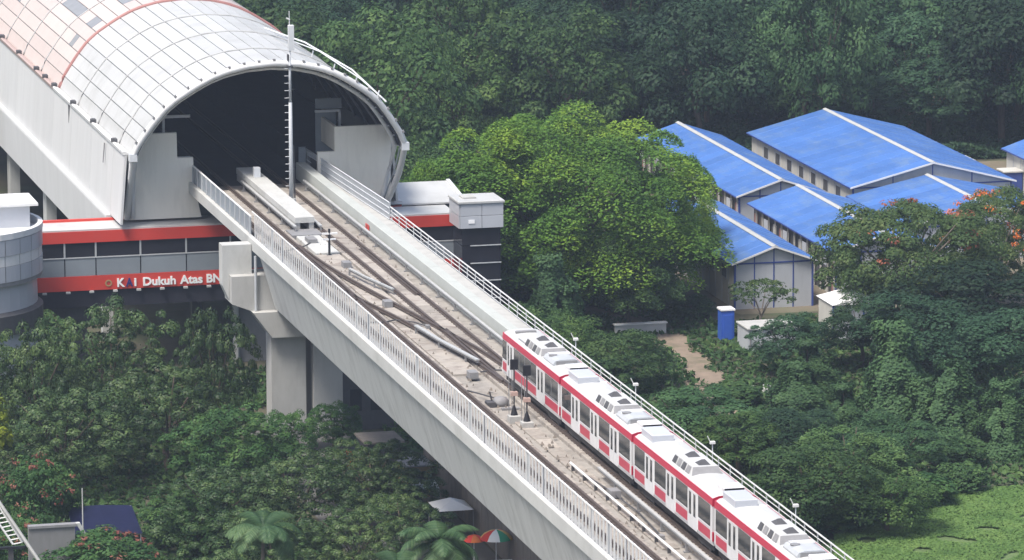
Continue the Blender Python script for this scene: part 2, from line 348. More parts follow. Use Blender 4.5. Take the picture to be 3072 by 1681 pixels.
# power-rail runs: white covers on brackets
def power_rail(label, pts, z=0.30, w=0.21, step=5.2):
    c = pts[len(pts)//2]; t = thing('power_rail', label, 'power rail', (c[0], c[1], -0.4))
    bb = MB().sweep(pts, w, 0.10, z-0.10); o = bb.build('cover', 'cover_white', t); o.location = -Vector(t.location)
    q = MB().sweep(pts, w*0.45, 0.09, z-0.24); o = q.build('conductor', 'mid_grey', t); o.location = -Vector(t.location)
    br = MB().box(-0.06,0.06,-0.06,0.06,-0.44,z-0.24); br.box(-0.17,0.17,-0.12,0.12,-0.44,-0.36); bm = br.mesh('bracket'); bm.materials.append(MT['mid_grey'])
    Ls = 0
    for i in range(len(pts)-1):
        p, q2 = Vector(pts[i]), Vector(pts[i+1]); d = (q2-p).length
        while Ls < d:
            k = p + (q2-p)*(Ls/d); o = link('bracket', bm, None, t); o.location = Vector((k.x, k.y, 0)) - Vector(t.location); Ls += step
        Ls -= d
power_rail('long white covered power rail beside the walkway wall, right of both tracks', straight(1.86, YN, 95, 20))
power_rail('white covered power rail on grey brackets running beside the near wheels of the train', straight(-1.82, YN, -11.5, 12))
power_rail('short white power rail slanting along the crossover, nearest the train front', [(-2.78,34),(-2.33,28.6),(-1.43,21.4)], 0.34, 0.26)
power_rail('short white power rail slanting between the diverging rails near the middle of the deck', [(-2.68,56.2),(-2.3,53),(-1.34,47.6)], 0.30, 0.18)
power_rail('white power rail along the left edge of the island in the station mouth', straight(-3.03, 74.2, 96, 6))
power_rail('white power rail along the right edge of the island in the station mouth', straight(-1.05, 74.2, 96, 6))
t = thing('cable_pipe', 'thin straight white pipe lying on the deck between the tracks, left of the train', 'pipe', (-2.95,-35,-0.2))
o = MB().tube([(-2.95,-9,0.05),(-2.95,-62,0.05)], 0.075, 8).build('pipe_run', 'white_paint', t); o.location = -Vector(t.location)
sm = MB().box(-0.09,0.09,-0.05,0.05,-0.33,0.0).mesh('pipe_saddle'); sm.materials.append(MT['dark_grey'])
for k in range(20):
    o = link('pipe_saddle', sm, None, t); o.location = Vector((-2.95,-9.6-k*2.7,0)) - Vector(t.location)
t = thing('cable_trough', 'low grey cable trough running along the deck just inside the left fence', 'cable trough', (-6.3,10,-0.44))
cm = MB().bbox(-0.24,0.24,0,1.94,0.0,0.27,0.02).mesh('trough_lid'); cm.materials.append(MT['concrete'])
for k in range(66):
    o = link('trough_lid', cm, None, t); o.location = Vector((0,YN+k*2-10, random.uniform(0,0.015)))

for k,(lab,pts) in enumerate((('thin dark cable looping across the deck between the crossover rails',[(-5.2,38),(-4.4,37.6),(-3.2,38.3),(-2.2,37.2),(-1.6,35.5)]),('thin dark cable curving over the slab left of the point machine',[(-3.9,14),(-3.3,12.6),(-2.9,11.6),(-2.6,10.9)]),('thin dark cable crossing the right track just ahead of the train',[(-1.7,19.5),(-0.6,19.9),(0.9,19.4),(1.8,20.2)]),('thin dark cable leading from the relay box towards the left fence',[(-2.7,69.6),(-3.6,68.0),(-4.9,66.8),(-5.9,66.0)]),('thin dark cable between the white pipe and the near power rail',[(-2.7,-12),(-2.4,-16),(-2.2,-22),(-2.5,-28)]))):
    t = thing('deck_cable', lab, 'cable', (pts[0][0],pts[0][1],-0.3))
    o = MB().tube([(x,y,-0.12) for x,y in pts],0.05,6).build('cable_run','dark_grey',t); o.location = -Vector(t.location)
    o = MB().bbox(pts[-1][0]-0.14,pts[-1][0]+0.14,pts[-1][1]-0.2,pts[-1][1]+0.2,-0.3,-0.02,0.02).build('cable_box','mid_grey',t); o.location = -Vector(t.location)
b = MB(); rr_ = random.Random(3)
for k in range(420):
    x = rr_.choice((-3.4,-2.6,-2.2,-0.2,1.2,-4.9))+rr_.uniform(-0.5,0.5); y = rr_.uniform(-60,78); s_ = rr_.uniform(0.03,0.11)
    b.add([(x-s_,y-s_,-0.30),(x+s_*1.2,y-s_,-0.30),(x+s_,y+s_*1.5,-0.30),(x-s_,y+s_,-0.30),(x,y,-0.17+s_*0.9)],[(0,1,4),(1,2,4),(2,3,4),(3,0,4)])
o = b.build('track_litter', 'wall_brown'); o['kind'] = 'stuff'
# left fence of white pickets
fe = thing('picket_fence', 'white picket fence along the left parapet of the viaduct', 'fence', (-6.79, 4, 0.0))
pk = MB().bbox(-0.025,0.025,-0.12,0.12,0.10,1.93,0.015).mesh('picket'); pk.materials.append(MT['fence_white'])
y = YN+0.3; n = 0
while y < 71.5:
    o = link('picket', pk, None, fe); o.location = (0, y-4, 0); y += 0.78; n += 1
o = MB().bbox(-0.04,0.04,YN-4,72-4,1.93,2.02,0.015).build('top_rail', 'white_paint', fe)
o = MB().bbox(-0.05,0.03,YN-4,72-4,0.004,0.10,0.015).build('bottom_rail', 'white_paint', fe)
ps = MB().bbox(0.03,0.11,-0.05,0.05,0.003,2.0,0.015).mesh('fence_post'); ps.materials.append(MT['steel_grey'])
y = YN+0.1
while y < 72:
    o = link('fence_post', ps, None, fe); o.location = (0, y-4, 0); y += 3.72
# fence carried on into the station
f2 = thing('mesh_fence', 'dark mesh fence with a white top rail where the left parapet enters the station', 'fence', (-6.6, 86, 0.0))
MB().box(-0.02,0.02,-12.5,12.0,0.02,1.25).build('mesh_panel', 'grey_panel', f2)
MB().tube([(0,-12.5,1.32),(0,12,1.32)], 0.07, 8).build('top_rail', 'white_paint', f2)
pm2 = MB().box(-0.05,0.05,-0.05,0.05,0.0,1.3).mesh('fence_post'); pm2.materials.append(MT['steel_grey'])
for k in range(13):
    o = link('fence_post', pm2, None, f2); o.location = (-0.08, -12.4+k*2.0, 0)
# right railing: four rails on posts
rl = thing('walkway_railing', 'white four-rail steel railing along the right edge of the viaduct walkway', 'railing', (4.78, 6, 0.12))
for i, z in enumerate((0.10,0.42,0.72,1.02)):
    MB().tube([(0,YN-6,z),(0,76-6,z)], 0.05 if i==3 else 0.03, 6).build('rail_bar', 'fence_white', rl)
pr = MB().box(-0.03,0.03,-0.03,0.03,0.0,1.02).mesh('railing_post'); pr.materials.append(MT['steel_grey'])
y = YN
while y < 76:
    o = link('railing_post', pr, None, rl); o.location = (0, y-6, 0); y += 2.5
r2 = thing('grille_railing', 'grey upright-bar railing slanting out of the station along the right walkway', 'railing', (4.2, 88, 0.1))
ax, ay, bx, by = 3.72,103.0, 4.7,76.0
bm_ = MB().box(-0.03,0.03,-0.035,0.035,0.05,1.35).mesh('railing_bar'); bm_.materials.append(MT['steel_grey'])
for k in range(78):
    f = k/77; o = link('railing_bar', bm_, None, r2); o.location = Vector((ax+(bx-ax)*f, ay+(by-ay)*f, 0.1)) - Vector(r2.location)
for z in (0.1,0.5,0.95,1.38):
    o = MB().tube([(ax,ay,z+0.1),(bx,by,z+0.1)], 0.045, 6).build('rail_bar', 'steel_pale', r2); o.location = -Vector(r2.location)

# pier
pr_ = thing('viaduct_pier', 'twin-column concrete viaduct pier with a stepped crosshead, rising out of the trees', 'pier', (-3.0, 71.2, G))
def pp(name, b, m='concrete'): o = b.build(name, m, pr_); o.location = -Vector(pr_.location); return o
pp('column', MB().prism([(-5.80,G),(-5.80,-7.3),(-3.15,-7.3),(-3.15,G)], 70.2, 72.3)); pp('column', MB().prism([(-2.60,G),(-2.60,-7.3),(-0.36,-7.3),(-0.36,G)], 70.0, 72.3))
pp('web_wall', MB().box(-3.15,-2.60,71.0,72.2,G,-7.3), 'concrete_dark')  # darker concrete: shade of the recess put into its colour
pp('crosshead', MB().prism([(-7.3,-5.32),(-5.85,-7.3),(-0.3,-7.3),(1.6,-5.32)], 69.4, 72.8))
pp('crosshead_ledge', MB().prism([(-8.75,-2.65),(-8.75,-4.75),(-7.3,-5.318),(1.6,-5.318),(3.0,-4.75),(3.0,-2.65)], 70.3, 73.2))
pp('end_block', MB().prism([(-9.25,-0.4),(-9.25,-3.5),(-8.78,-4.6),(-8.752,-2.648),(-7.02,-2.648),(-7.02,-0.4)], 71.3, 72.7), 'concrete_light')
pp('drain_pipe', MB().tube([(-6.95,70.1,-1.1),(-6.95,70.1,-5.3)], 0.11, 8), 'steel_grey')
pp('bearing', MB().box(-5.2,-4.5,69.5,70.2,-5.317,-5.0), 'dark_grey')
p2 = thing('station_pier', 'broad grey concrete pier standing under the station, left of the twin-column pier', 'pier', (-2,99,G))
o = MB().box(-3.0,1.4,98.2,101,G,-3.3).build('pier_wall', 'concrete_dark', p2); o.location = -Vector(p2.location)  # darker concrete paints in the shade under the station
o = MB().tube([(-3.3,97.8,G),(-3.3,97.8,-3.4)], 0.25, 10).build('rain_pipe', 'concrete_light', p2); o.location = -Vector(p2.location)

# island between the tracks at the station mouth
isl = thing('island_platform', 'raised narrow concrete island between the tracks with a two-legged end, at the station mouth', 'platform', (-2.05, 85, -0.44))
def ip(name, b, m): o = b.build(name, m, isl); o.location = -Vector(isl.location)
for k in range(8): ip('island_slab', MB().bbox(-2.85,-1.35,75.2+k*3.0,78.12+k*3.0,0.35,0.82,0.04), 'concrete_light')
ip('island_leg', MB().box(-2.83,-2.45,75.3,99,-0.2,0.348), 'concrete'); ip('island_leg', MB().box(-1.75,-1.37,75.3,99,-0.2,0.348), 'concrete')
ip('base_slab', MB().box(-3.6,-1.2,72.6,75.15,-0.444,-0.12), 'mid_grey')
ip('end_pad', MB().bbox(-3.3,-1.5,65.2,72.55,-0.443,-0.16,0.05), 'concrete_light')
ip('relay_box', MB().bbox(-3.05,-2.35,69.2,70.6,-0.158,0.16,0.03), 'mid_grey')
ip('relay_box', MB().bbox(-2.35,-1.85,94.0,94.6,0.82,1.6,0.03), 'steel_pale')

# mast
ms = thing('radio_mast', 'tall thin grey radio mast with side pegs before the station arch', 'mast', (-0.95, 86.0, -0.2))
MB().lathe([(0.001,0.0),(0.36,0.0),(0.36,0.55),(0.30,0.62),(0.001,0.62)], 0,0, 12).build('mast_foot', 'concrete', ms)
MB().tube([(0,0,0.6),(0.0,0,4),(-0.01,0,8.2)], 0.19, 10, 0.14).build('mast_pole', 'steel_grey', ms, smooth=True)
MB().tube([(-0.01,0,8.2),(-0.02,0,12.1)], 0.115, 10, 0.09).build('mast_pole', 'steel_grey', ms, smooth=True)
pg = MB().tube([(0,0,0),(-0.34,0,0)], 0.024, 6).mesh('step_peg'); pg.materials.append(MT['steel_pale'])
for k in range(18):
    o = link('step_peg', pg, None, ms); o.location = (-0.12,0,1.6+k*0.58)
MB().tube([(0,0,12.0),(-0.02,0,15.4)], 0.06, 8, 0.03).build('mast_tip', 'steel_pale', ms)
MB().bbox(-0.12,0.32,-0.16,0.16,12.3,14.3,0.04).build('box_aerial', 'steel_pale', ms)
MB().tube([(0.02,0,14.7),(-0.25,0,14.85)], 0.06, 8).build('lightning_arm', 'white_paint', ms)
MB().box(-0.24,0.20,-0.2,0.2,11.0,11.12).build('collar', 'dark_grey', ms); MB().box(-0.22,-0.1,-0.1,0.1,11.5,12.0).build('collar', 'dark_grey', ms)
MB().tube([(0.30,0.1,0.3),(0.22,0.05,4.8)], 0.05, 6).build('cable_conduit', 'dark_grey', ms)

# trackside signals and boxes
def signal(x, y, label, h=3.55):
    t = thing('track_signal', label, 'signal', (x,y,-0.44), 'track signals by the train front')
    MB().bbox(-0.36,0.36,-0.36,0.36,0,0.48,0.05).build('footing', 'concrete', t)
    MB().lathe([(0.24,0.48),(0.19,0.68),(0.06,1.1),(0.001,1.27)], 0,0,10).build('post_cone', 'black', t, smooth=True)
    MB().tube([(0,0,1.2),(0,0,h)], 0.055, 8).build('post', 'dark_grey', t)
    MB().bbox(-0.22,0.22,-0.11,0.11,1.72,2.0,0.03).build('marker_plate', 'pinkish', t)
    MB().box(-0.34,-0.30,0.05,0.09,0.5,h-0.2).box(-0.14,-0.10,0.05,0.09,0.5,h-0.2).build('ladder', 'mid_grey', t)
    hd = MB().bbox(-0.25,0.25,-0.05,0.05,h-0.15,h+0.52,0.03).build('backboard', 'black', t)
    for k in range(2): MB().lathe([(0.11,0),(0.11,0.2)],0,0,10).build('lamp_hood', 'dark_grey', hd, loc=(0,0.0,h+0.03+k*0.25)).rotation_euler = (R(-90),0,0)
signal(-2.95, 5.2, 'black square-headed track signal on a conical foot, farther left of the pair by the train')
signal(-2.62, 3.2, 'black square-headed track signal on a conical foot, nearer the train side of the pair')
t = thing('point_machine', 'rounded grey point machine beside the rails in front of the two signals', 'point machine', (-2.56,10.4,-0.44))
MB().lathe([(0.001,0),(0.52,0.0),(0.55,0.25),(0.42,0.50),(0.18,0.58),(0.001,0.58)],0,0,12).build('housing', 'mid_grey', t, smooth=True)
MB().bbox(-1.0,-0.45,-0.6,0.2,0.0,0.36,0.04).build('drive_box', 'dark_grey', t); MB().tube([(-0.6,-0.1,0.3),(-0.75,-0.1,0.95)],0.05,6).build('lever','dark_grey',t)
MB().bbox(-0.3,0.9,-1.6,-1.3,0.0,0.16,0.03).build('rod','mid_grey',t)
t = thing('cross_signal', 'thin dark signal post with a white crossbar on the rounded end pad', 'signal', (-2.39,64.7,-0.44))
MB().tube([(0,0,0),(0,0,2.15)],0.09,8).build('post','black',t); MB().bbox(-0.55,0.62,-0.08,0.08,1.72,1.86,0.02).build('crossbar','white_paint',t)
MB().bbox(-0.45,0.5,-0.07,0.07,1.3,1.42,0.02).build('crossbar','steel_pale',t); MB().bbox(-0.22,0.22,-0.22,0.22,0,0.18,0.03).build('foot','dark_grey',t)
for (x,y,lab) in ((-2.45,18.6,'grey junction box with a brown stained side beside the crossover, near the train front'),(-2.55,44.0,'small grey junction box on the deck between the crossover rails'),(-2.2,59.5,'low dark junction box on the pale slab just before the rounded end pad'),(-2.35,-17,'small dark box beside the white pipe, left of the second carriage')):
    t = thing('junction_box', lab, 'junction box', (x,y,-0.33))
    MB().bbox(-0.3,0.3,-0.45,0.45,0.06,0.5,0.03).build('box_body','mid_grey',t); MB().box(-0.34,0.34,-0.5,0.5,0.0,0.058).build('base_plate','dark_grey',t)
for i,(y,lab) in enumerate(((4.9,'small white-headed lamp on the right railing beside the first two carriages'),(-12.7,'small white-headed lamp on the right railing beside the second carriage'),(-29.8,'small white-headed lamp on the right railing beside the third carriage'),(20.0,'small white-headed lamp on the right railing just ahead of the train'))):
    t = thing('walkway_lamp', lab, 'lamp', (4.92,y,0.12), 'walkway lamps on the right railing')
    MB().tube([(0,0,0),(0,0,1.55)],0.035,6).build('post','steel_pale',t); MB().bbox(-0.16,0.16,-0.1,0.1,1.45,1.62,0.03).build('lamp_head','white_paint',t)
    MB().tube([(-0.1,0.0,1.5),(-0.32,0.0,1.95)],0.03,6).build('arm','white_paint',t)
t = thing('warning_board', 'small red board on the walkway wall close to the station mouth', 'board', (2.2,72.5,-0.44))
MB().box(-0.03,0.0,-0.6,0.6,0.35,0.95).build('board_face','red_fascia',t); MB().box(-0.06,-0.03,-0.05,0.05,0,0.9).build('post','dark_grey',t)

# ------------------------------------------------------------------ train
HB = 1.29
def side_quad(b, x, y0, y1, z0, z1, th, s): b.box(min(x,x+s*th), max(x,x+s*th), y0, y1, z0, z1)
def carriage(yf, Lc, label, cab=False, unit2=True, ebox=True, sbox=True):
    """carriage from yf (far end) towards the viewer"""
    t = thing('rail_carriage', label, 'train carriage', (0, yf-Lc/2, 0.0), 'coupled carriages of the red and white train')
    def p(name, b, m, smooth=False): o = b.build(name, m, t, smooth=smooth); o.location = -Vector(t.location); return o
    y1, y0 = yf-0.22, yf-Lc+0.22
    body = [(-1.22,0.69),(-HB,0.95),(-HB,3.05),(-1.25,3.36),(1.25,3.36),(HB,3.05),(HB,0.95),(1.22,0.69)]
    p('body', MB().prism(body, y0, y1), 'train_white')
    p('roof', MB().prism([(-1.249,3.362),(-1.0,3.50),(-0.5,3.58),(0,3.60),(0.5,3.58),(1.0,3.50),(1.249,3.362)], y0+0.03, y1-0.03), 'train_roof', False)
    for s in (-1,1):
        p('red_cantrail', MB().prism([(s*(HB+0.014),3.0),(s*(HB+0.014),3.06),(s*1.262,3.378),(s*1.17,3.385),(s*1.17,3.363),(s*1.24,3.34),(s*(HB-0.02),3.04),(s*(HB-0.02),3.0)], y0, y1), 'train_red')
        ts = [(0.17,0.275),(0.437,0.54),(0.705,0.81)]; ws = [(0.03,0.158),(0.287,0.425),(0.552,0.693),(0.822,0.965)]
        if cab: ts = [(0.10,0.20),(0.62,0.735)]; ws = [(0.015,0.085),(0.215,0.60),(0.75,0.965)]
        for a,b_ in ws:
            ya, yb = yf-a*Lc, yf-b_*Lc
            g = p('window', MB().box(*sorted((s*(HB-0.01), s*(HB+0.012))), yb, ya, 1.72, 2.96), 'train_glass')
            rp_ = p('red_panel', MB().box(*sorted((s*(HB-0.01), s*(HB+0.010))), yb+0.02, ya-0.02, 0.98, 1.52), 'train_red')
            nb = max(1, int((ya-yb)/1.4)); fr = MB().box(*sorted((s*(HB-0.01), s*(HB+0.030))), yb, ya, 1.64, 1.70)
            for k in range(1, nb): yy = yb+(ya-yb)*k/nb; fr.box(*sorted((s*(HB-0.005), s*(HB+0.022))), yy-0.03, yy+0.03, 1.70, 2.96)
            o = fr.build('window_bar', 'mid_grey' if nb > 1 else 'train_white', g)
        for a,b_ in ts:
            ya, yb = yf-a*Lc, yf-b_*Lc; ym_ = (ya+yb)/2
            for (u,v) in ((yb+0.02, ym_-0.015),(ym_+0.015, ya-0.02)):
                d = p('door', MB().box(*sorted((s*(HB-0.012), s*(HB+0.035))), u, v, 0.80, 2.985), 'train_white')
                wd = (v-u)*0.26
                MB().box(*sorted((s*(HB+0.02), s*(HB+0.043))), u+wd, v-wd, 1.55, 2.85).build('door_window', 'train_glass', d)
    ye = y0
    p('end_frame', MB().prism([(-1.30,2.95),(-1.27,3.40),(-0.9,3.52),(0.9,3.52),(1.27,3.40),(1.30,2.95)], y0-0.02, y0+0.06), 'train_red')
    p('gangway', MB().box(-1.12,1.12,y0-0.20,y0-0.021,0.85,3.2), 'black')
    p('end_frame', MB().prism([(-1.305,0.98),(-1.305,1.50),(-1.22,1.50),(-1.22,0.98)], y0-0.16, y0-0.001), 'train_red')
    if not cab:
        p('gangway', MB().box(-1.12,1.12,y1+0.002,y1+0.2,0.85,3.2), 'black')
        p('end_frame', MB().prism([(-1.30,2.95),(-1.27,3.40),(-0.9,3.52),(0.9,3.52),(1.27,3.40),(1.30,2.95)], y1-0.06, y1+0.02), 'train_red')
    else:
        p('cab_front', MB().add([(-1.28,y1,0.75),(1.28,y1,0.75),(1.2,y1+0.75,0.8),(-1.2,y1+0.75,0.8),(-1.25,y1,3.35),(1.25,y1,3.35),(1.0,y1+0.35,3.3),(-1.0,y1+0.35,3.3)],
            [(0,1,2,3),(4,7,6,5),(3,2,6,7),(0,3,7,4),(1,5,6,2),(0,4,5,1)]), 'train_white')
        p('windscreen', MB().add([(-1.16,y1+0.74,1.65),(1.16,y1+0.74,1.65),(1.0,y1+0.44,3.05),(-1.0,y1+0.44,3.05)], [(0,1,2,3)]), 'glass_dark')
        p('red_brow', MB().prism([(-1.285,3.02),(-1.255,3.40),(1.255,3.40),(1.285,3.02)], y1-0.02, y1+0.10), 'train_red')
        p('roof_aerial', MB().bbox(-0.75,0.6,y1-1.5,y1-1.2,3.5,3.72,0.04), 'mid_grey')
    p('underframe', MB().box(-1.1,1.1,y0+0.2,y1-0.2,0.32,0.688), 'black')
    for yc in (y0+2.4, y1-2.4):
        bg_ = p('bogie', MB().box(-1.05,1.05,yc-1.3,yc+1.3,0.18,0.5), 'dark_grey')
        for dy in (-0.9,0.9):
            for xx in (-0.9+0.0,0.58):
                wv = MB().lathe([(0.001,-0.06),(0.38,-0.06),(0.38,0.06),(0.001,0.06)],0,0,14).build('wheel','dark_grey',bg_, loc=(xx,yc+dy,0.385)); wv.rotation_euler = (0,R(90),0)
    # rooftop equipment
    yp1 = yf-7.4 if not cab else yf-Lc+10.4; yp0 = yp1-4.3
    pod = p('cooling_pod', MB().add([(-1.02,yp0,3.45),(0.92,yp0,3.45),(0.92,yp1,3.45),(-1.02,yp1,3.45),(-0.80,yp0+0.5,3.93),(0.70,yp0+0.5,3.93),(0.70,yp1-0.35,3.93),(-0.80,yp1-0.35,3.93)],
        [(0,3,2,1),(4,5,6,7),(0,1,5,4),(1,2,6,5),(2,3,7,6),(3,0,4,7)]), 'train_roof')
    MB().add([(-0.98,yp0-0.012,3.50),(0.88,yp0-0.012,3.50),(0.70,yp0+0.45,3.915),(-0.80,yp0+0.45,3.915)], [(0,1,2,3)]).build('end_grille','mid_grey',pod)
    for k in range(4):
        ya = yp0+0.55+k*0.92; o = MB().add([(-1.025,ya,3.52),(-1.025,ya+0.74,3.52),(-0.835,ya+0.70,3.90),(-0.835,ya+0.04,3.90)], [(0,1,2,3)]).build('side_grille','dark_grey' if k%2 else 'mid_grey',pod)
    for ya in (yp0+1.15, yp0+3.3):
        MB().add([(-0.35,ya-0.42,3.931),(0.35,ya-0.42,3.931),(0.35,ya+0.42,3.931),(-0.35,ya+0.42,3.931),(-0.05,ya+0.1,4.16),(0.15,ya+0.1,4.16)],[(0,1,5,4),(1,2,5),(2,3,4,5),(3,0,4)]).build('vent_hood','dark_grey',pod)
    if unit2:
        yu1 = yp0-0.55; yu0 = yu1-2.5
        u = p('rounded_unit', MB().prism([(-0.95,3.46),(-0.95,3.62),(-0.82,3.80),(-0.5,3.88),(0.4,3.88),(0.7,3.80),(0.82,3.62),(0.82,3.46)], yu0, yu1), 'steel_grey')
        MB().box(-0.75,0.62,yu0-0.012,yu0,3.52,3.80).build('end_grille','mid_grey',u)
        MB().lathe([(0.001,0),(0.28,0),(0.28,0.06),(0.001,0.06)],-0.55,yu1-0.9,12).build('fan','mid_grey',u,loc=(0,0,3.86))
        MB().box(-0.7,0.6,yu1-0.8,yu1-0.1,3.86,3.905).build('lid','train_white',u)
    if ebox:
        p('resistor_box', MB().bbox(-0.62,0.62,y0+0.1,y0+1.25,3.52,3.96,0.05), 'train_white'); p('box_front', MB().box(-0.55,0.6,y0+0.085,y0+0.099,3.60,3.90), 'black')
    if sbox:
        p('inverter_box', MB().bbox(-0.85,0.45,y1-2.6,y1-0.2,3.50,3.98,0.06), 'silver_panel'); p('small_pipe', MB().tube([(0.5,y1-2.5,3.56),(1.0,y1-2.5,3.5)],0.09,6), 'steel_pale')
    else: p('roof_hatch', MB().box(-0.98,-0.86,y1-4.5,y1-2.9,3.50,3.53), 'mid_grey')
    base = None
    return t
carriage(15.2, 15.2, 'leading red and white train carriage with the driving cab, nearest the station', cab=True, sbox=False)
carriage(0.0, 17.2, 'second red and white train carriage, behind the leading cab carriage')
carriage(-17.2, 17.2, 'third red and white train carriage, without a rounded roof unit, between second and last', unit2=False)
carriage(-34.4, 17.2, 'last red and white train carriage in view, cut off by the bottom edge', unit2=True)

# ------------------------------------------------------------------ station hall
CX = -1.08
half = [(11.05,2.9),(10.72,3.75),(10.3,4.45),(9.45,5.72),(8.6,6.80),(7.7,7.60),(6.1,8.65),(5.0,9.25),(3.8,9.72),(2.1,10.12),(0,10.28)]
hp = np.array(half); seg = np.r_[0, np.cumsum(np.hypot(*np.diff(hp, axis=0).T))]
def prof(t):   # t: -1 left eave .. 0 crown .. 1 right eave
    s_ = (1-abs(t))*seg[-1]; return (CX + math.copysign(np.interp(s_, seg, hp[:,0]), t), float(np.interp(s_, seg, hp[:,1])))
def yfront(z): return 94-(z-2.8)*0.29
st = thing('station_hall', 'large white barrel-roofed railway station with a dark arched mouth', 'station', (CX, 130, G))
def sp(name, b, m, smooth=False): o = b.build(name, m, st, smooth=smooth); o.location = -Vector(st.location); return o
NS = 24; TS = [-1+2*i/NS for i in range(NS+1)]
RINGS = [None, 100.5, 111.0, 121.5, 131.5, 142, 152.5, 163, 173.5, 184, 230]
# dark shell underneath (outer skin of the seams + inside)
def shell(off, m, name, y1=230, lead=0.0):
    b = MB(); pts = []
    for i in range(49):
        t_ = -1+2*i/48; x,z = prof(t_); nx, nz = x-CX, (z+1.5); l = math.hypot(nx,nz); pts.append((x-off*nx/l, z-off*nz/l))
    vs = [(x, yfront(z)+lead, z) for x,z in pts] + [(x, y1, z) for x,z in pts]; n = len(pts)
    b.add(vs, [(i,i+1,n+i+1,n+i) for i in range(n-1)]); sp(name, b, m)
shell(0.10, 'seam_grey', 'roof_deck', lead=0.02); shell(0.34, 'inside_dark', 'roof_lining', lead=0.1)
sky_cells = {(5,5),(5,6),(6,8),(6,9),(4,7),(5,9),(6,11)}
for r in range(len(RINGS)-1):
    for i in range(NS):
        (xa,za),(xb,zb) = prof(TS[i]), prof(TS[i+1])
        if RINGS[r+1] > 175 and False: continue
        ax_, az_ = xa-CX, za+1.5; bx_, bz_ = xb-CX, zb+1.5; la, lb = math.hypot(ax_,az_), math.hypot(bx_,bz_)
        ya0 = (yfront(za) if r == 0 else RINGS[r]+0.13); yb0 = (yfront(zb) if r == 0 else RINGS[r]+0.13); y1 = RINGS[r+1]-0.13
        g = 0.04; d = Vector((xb-xa, zb-za)); dl = d.length; d /= dl
        xa2,za2,xb2,zb2 = xa+d.x*g, za+d.y*g, xb-d.x*g, zb-d.y*g; th = 0.09
        def slabm(ya0,yb0,y1a):
            return MB().add([(xa2-th*ax_/la,ya0,za2-th*az_/la),(xb2-th*bx_/lb,yb0,zb2-th*bz_/lb),(xb2-th*bx_/lb,y1a,zb2-th*bz_/lb),(xa2-th*ax_/la,y1a,za2-th*az_/la),
                             (xa2,ya0,za2),(xb2,yb0,zb2),(xb2,y1a,zb2),(xa2,y1a,za2)], [(0,3,2,1),(4,5,6,7),(0,1,5,4),(1,2,6,5),(2,3,7,6),(3,0,4,7)])
        pink = r >= 4
        if not pink: sp('roof_panel', slabm(ya0,yb0,y1), 'roof_white')
        else:
            # the pink stretch has skylight strips let into it
            k = (r-4, i)
            sk = {(0,3):(0.38,0.56),(0,5):(0.30,0.60),(1,5):(0.0,0.9),(0,8):(0.46,0.78),(1,8):(0.1,0.55),(2,8):(0.2,0.8),(0,10):(0.52,1.0),(1,10):(0.0,0.8),(2,6):(0.3,0.7),(3,6):(0.1,0.7),(3,3):(0.3,0.6),(1,12):(0.2,0.7),(2,11):(0.1,0.9),(0,13):(0.4,0.7)}.get(k)
            if sk and RINGS[r+1] < 190:
                u, v = ya0+(y1-ya0)*sk[0], ya0+(y1-ya0)*sk[1]
                if u-ya0 > 0.2: sp('roof_panel', slabm(ya0,ya0,u-0.03), 'roof_pink')
                sp('skylight', slabm(u,u,v), 'skylight_grey')
                if y1-v > 0.2: sp('roof_panel', slabm(v+0.03,v+0.03,y1), 'roof_pink')
            else: sp('roof_panel', slabm(ya0,yb0,y1), 'roof_pink')
# red-brown arch between white and pink
def ring(yf_, off, r, m, name, t0=-1, t1=1, sag=None, n=56):
    pts = []
    for i in range(n+1):
        x,z = prof(t0+(t1-t0)*i/n); nx,nz = x-CX, z+1.5; l = math.hypot(nx,nz); pts.append((x+off*nx/l, yf_(z), z+off*nz/l))
    return MB().tube(pts, r, 8), name, m
b,nm,m_ = ring(lambda z:131.5, 0.03, 0.17, 'arch_red', 'red_arch'); sp(nm, b, m_, True)
for yy in RINGS[1:9]:
    if yy != 131.5:
        b,nm,m_ = ring(lambda z,yy=yy:yy, 0.01, 0.07, 'ring_grey', 'ring_seam'); sp(nm,b,m_,True)
# front rims: arch carried down to the legs
def rim(dy, sc_, r, m, name, zb=-2.7):
    def leg(sx): return [(CX+sx*({-2.7:10.15,-1.2:10.6,0.2:10.9,1.6:11.02}[z] if sx > 0 else 11.0)*sc_, min(94+dy+(2.8-z)*0.72, 97.75-0.12*(dy > 1)), z) for z in (zb, -1.2, 0.2, 1.6)]
    pts = leg(-1)
    for i in range(57):
        x,z = prof(-1+2*i/56); pts.append((CX+(x-CX)*sc_, yfront(z)+dy, (z+2)*sc_-2))
    pts += leg(1)[::-1]
    sp(name, MB().tube(pts, r, 8), m, True)
rim(0.0, 1.0, 0.27, 'white_paint', 'front_rim'); rim(1.5, 0.955, 0.19, 'white_paint', 'inner_rim'); rim(0.8, 0.98, 0.07, 'steel_grey', 'tie_rim')
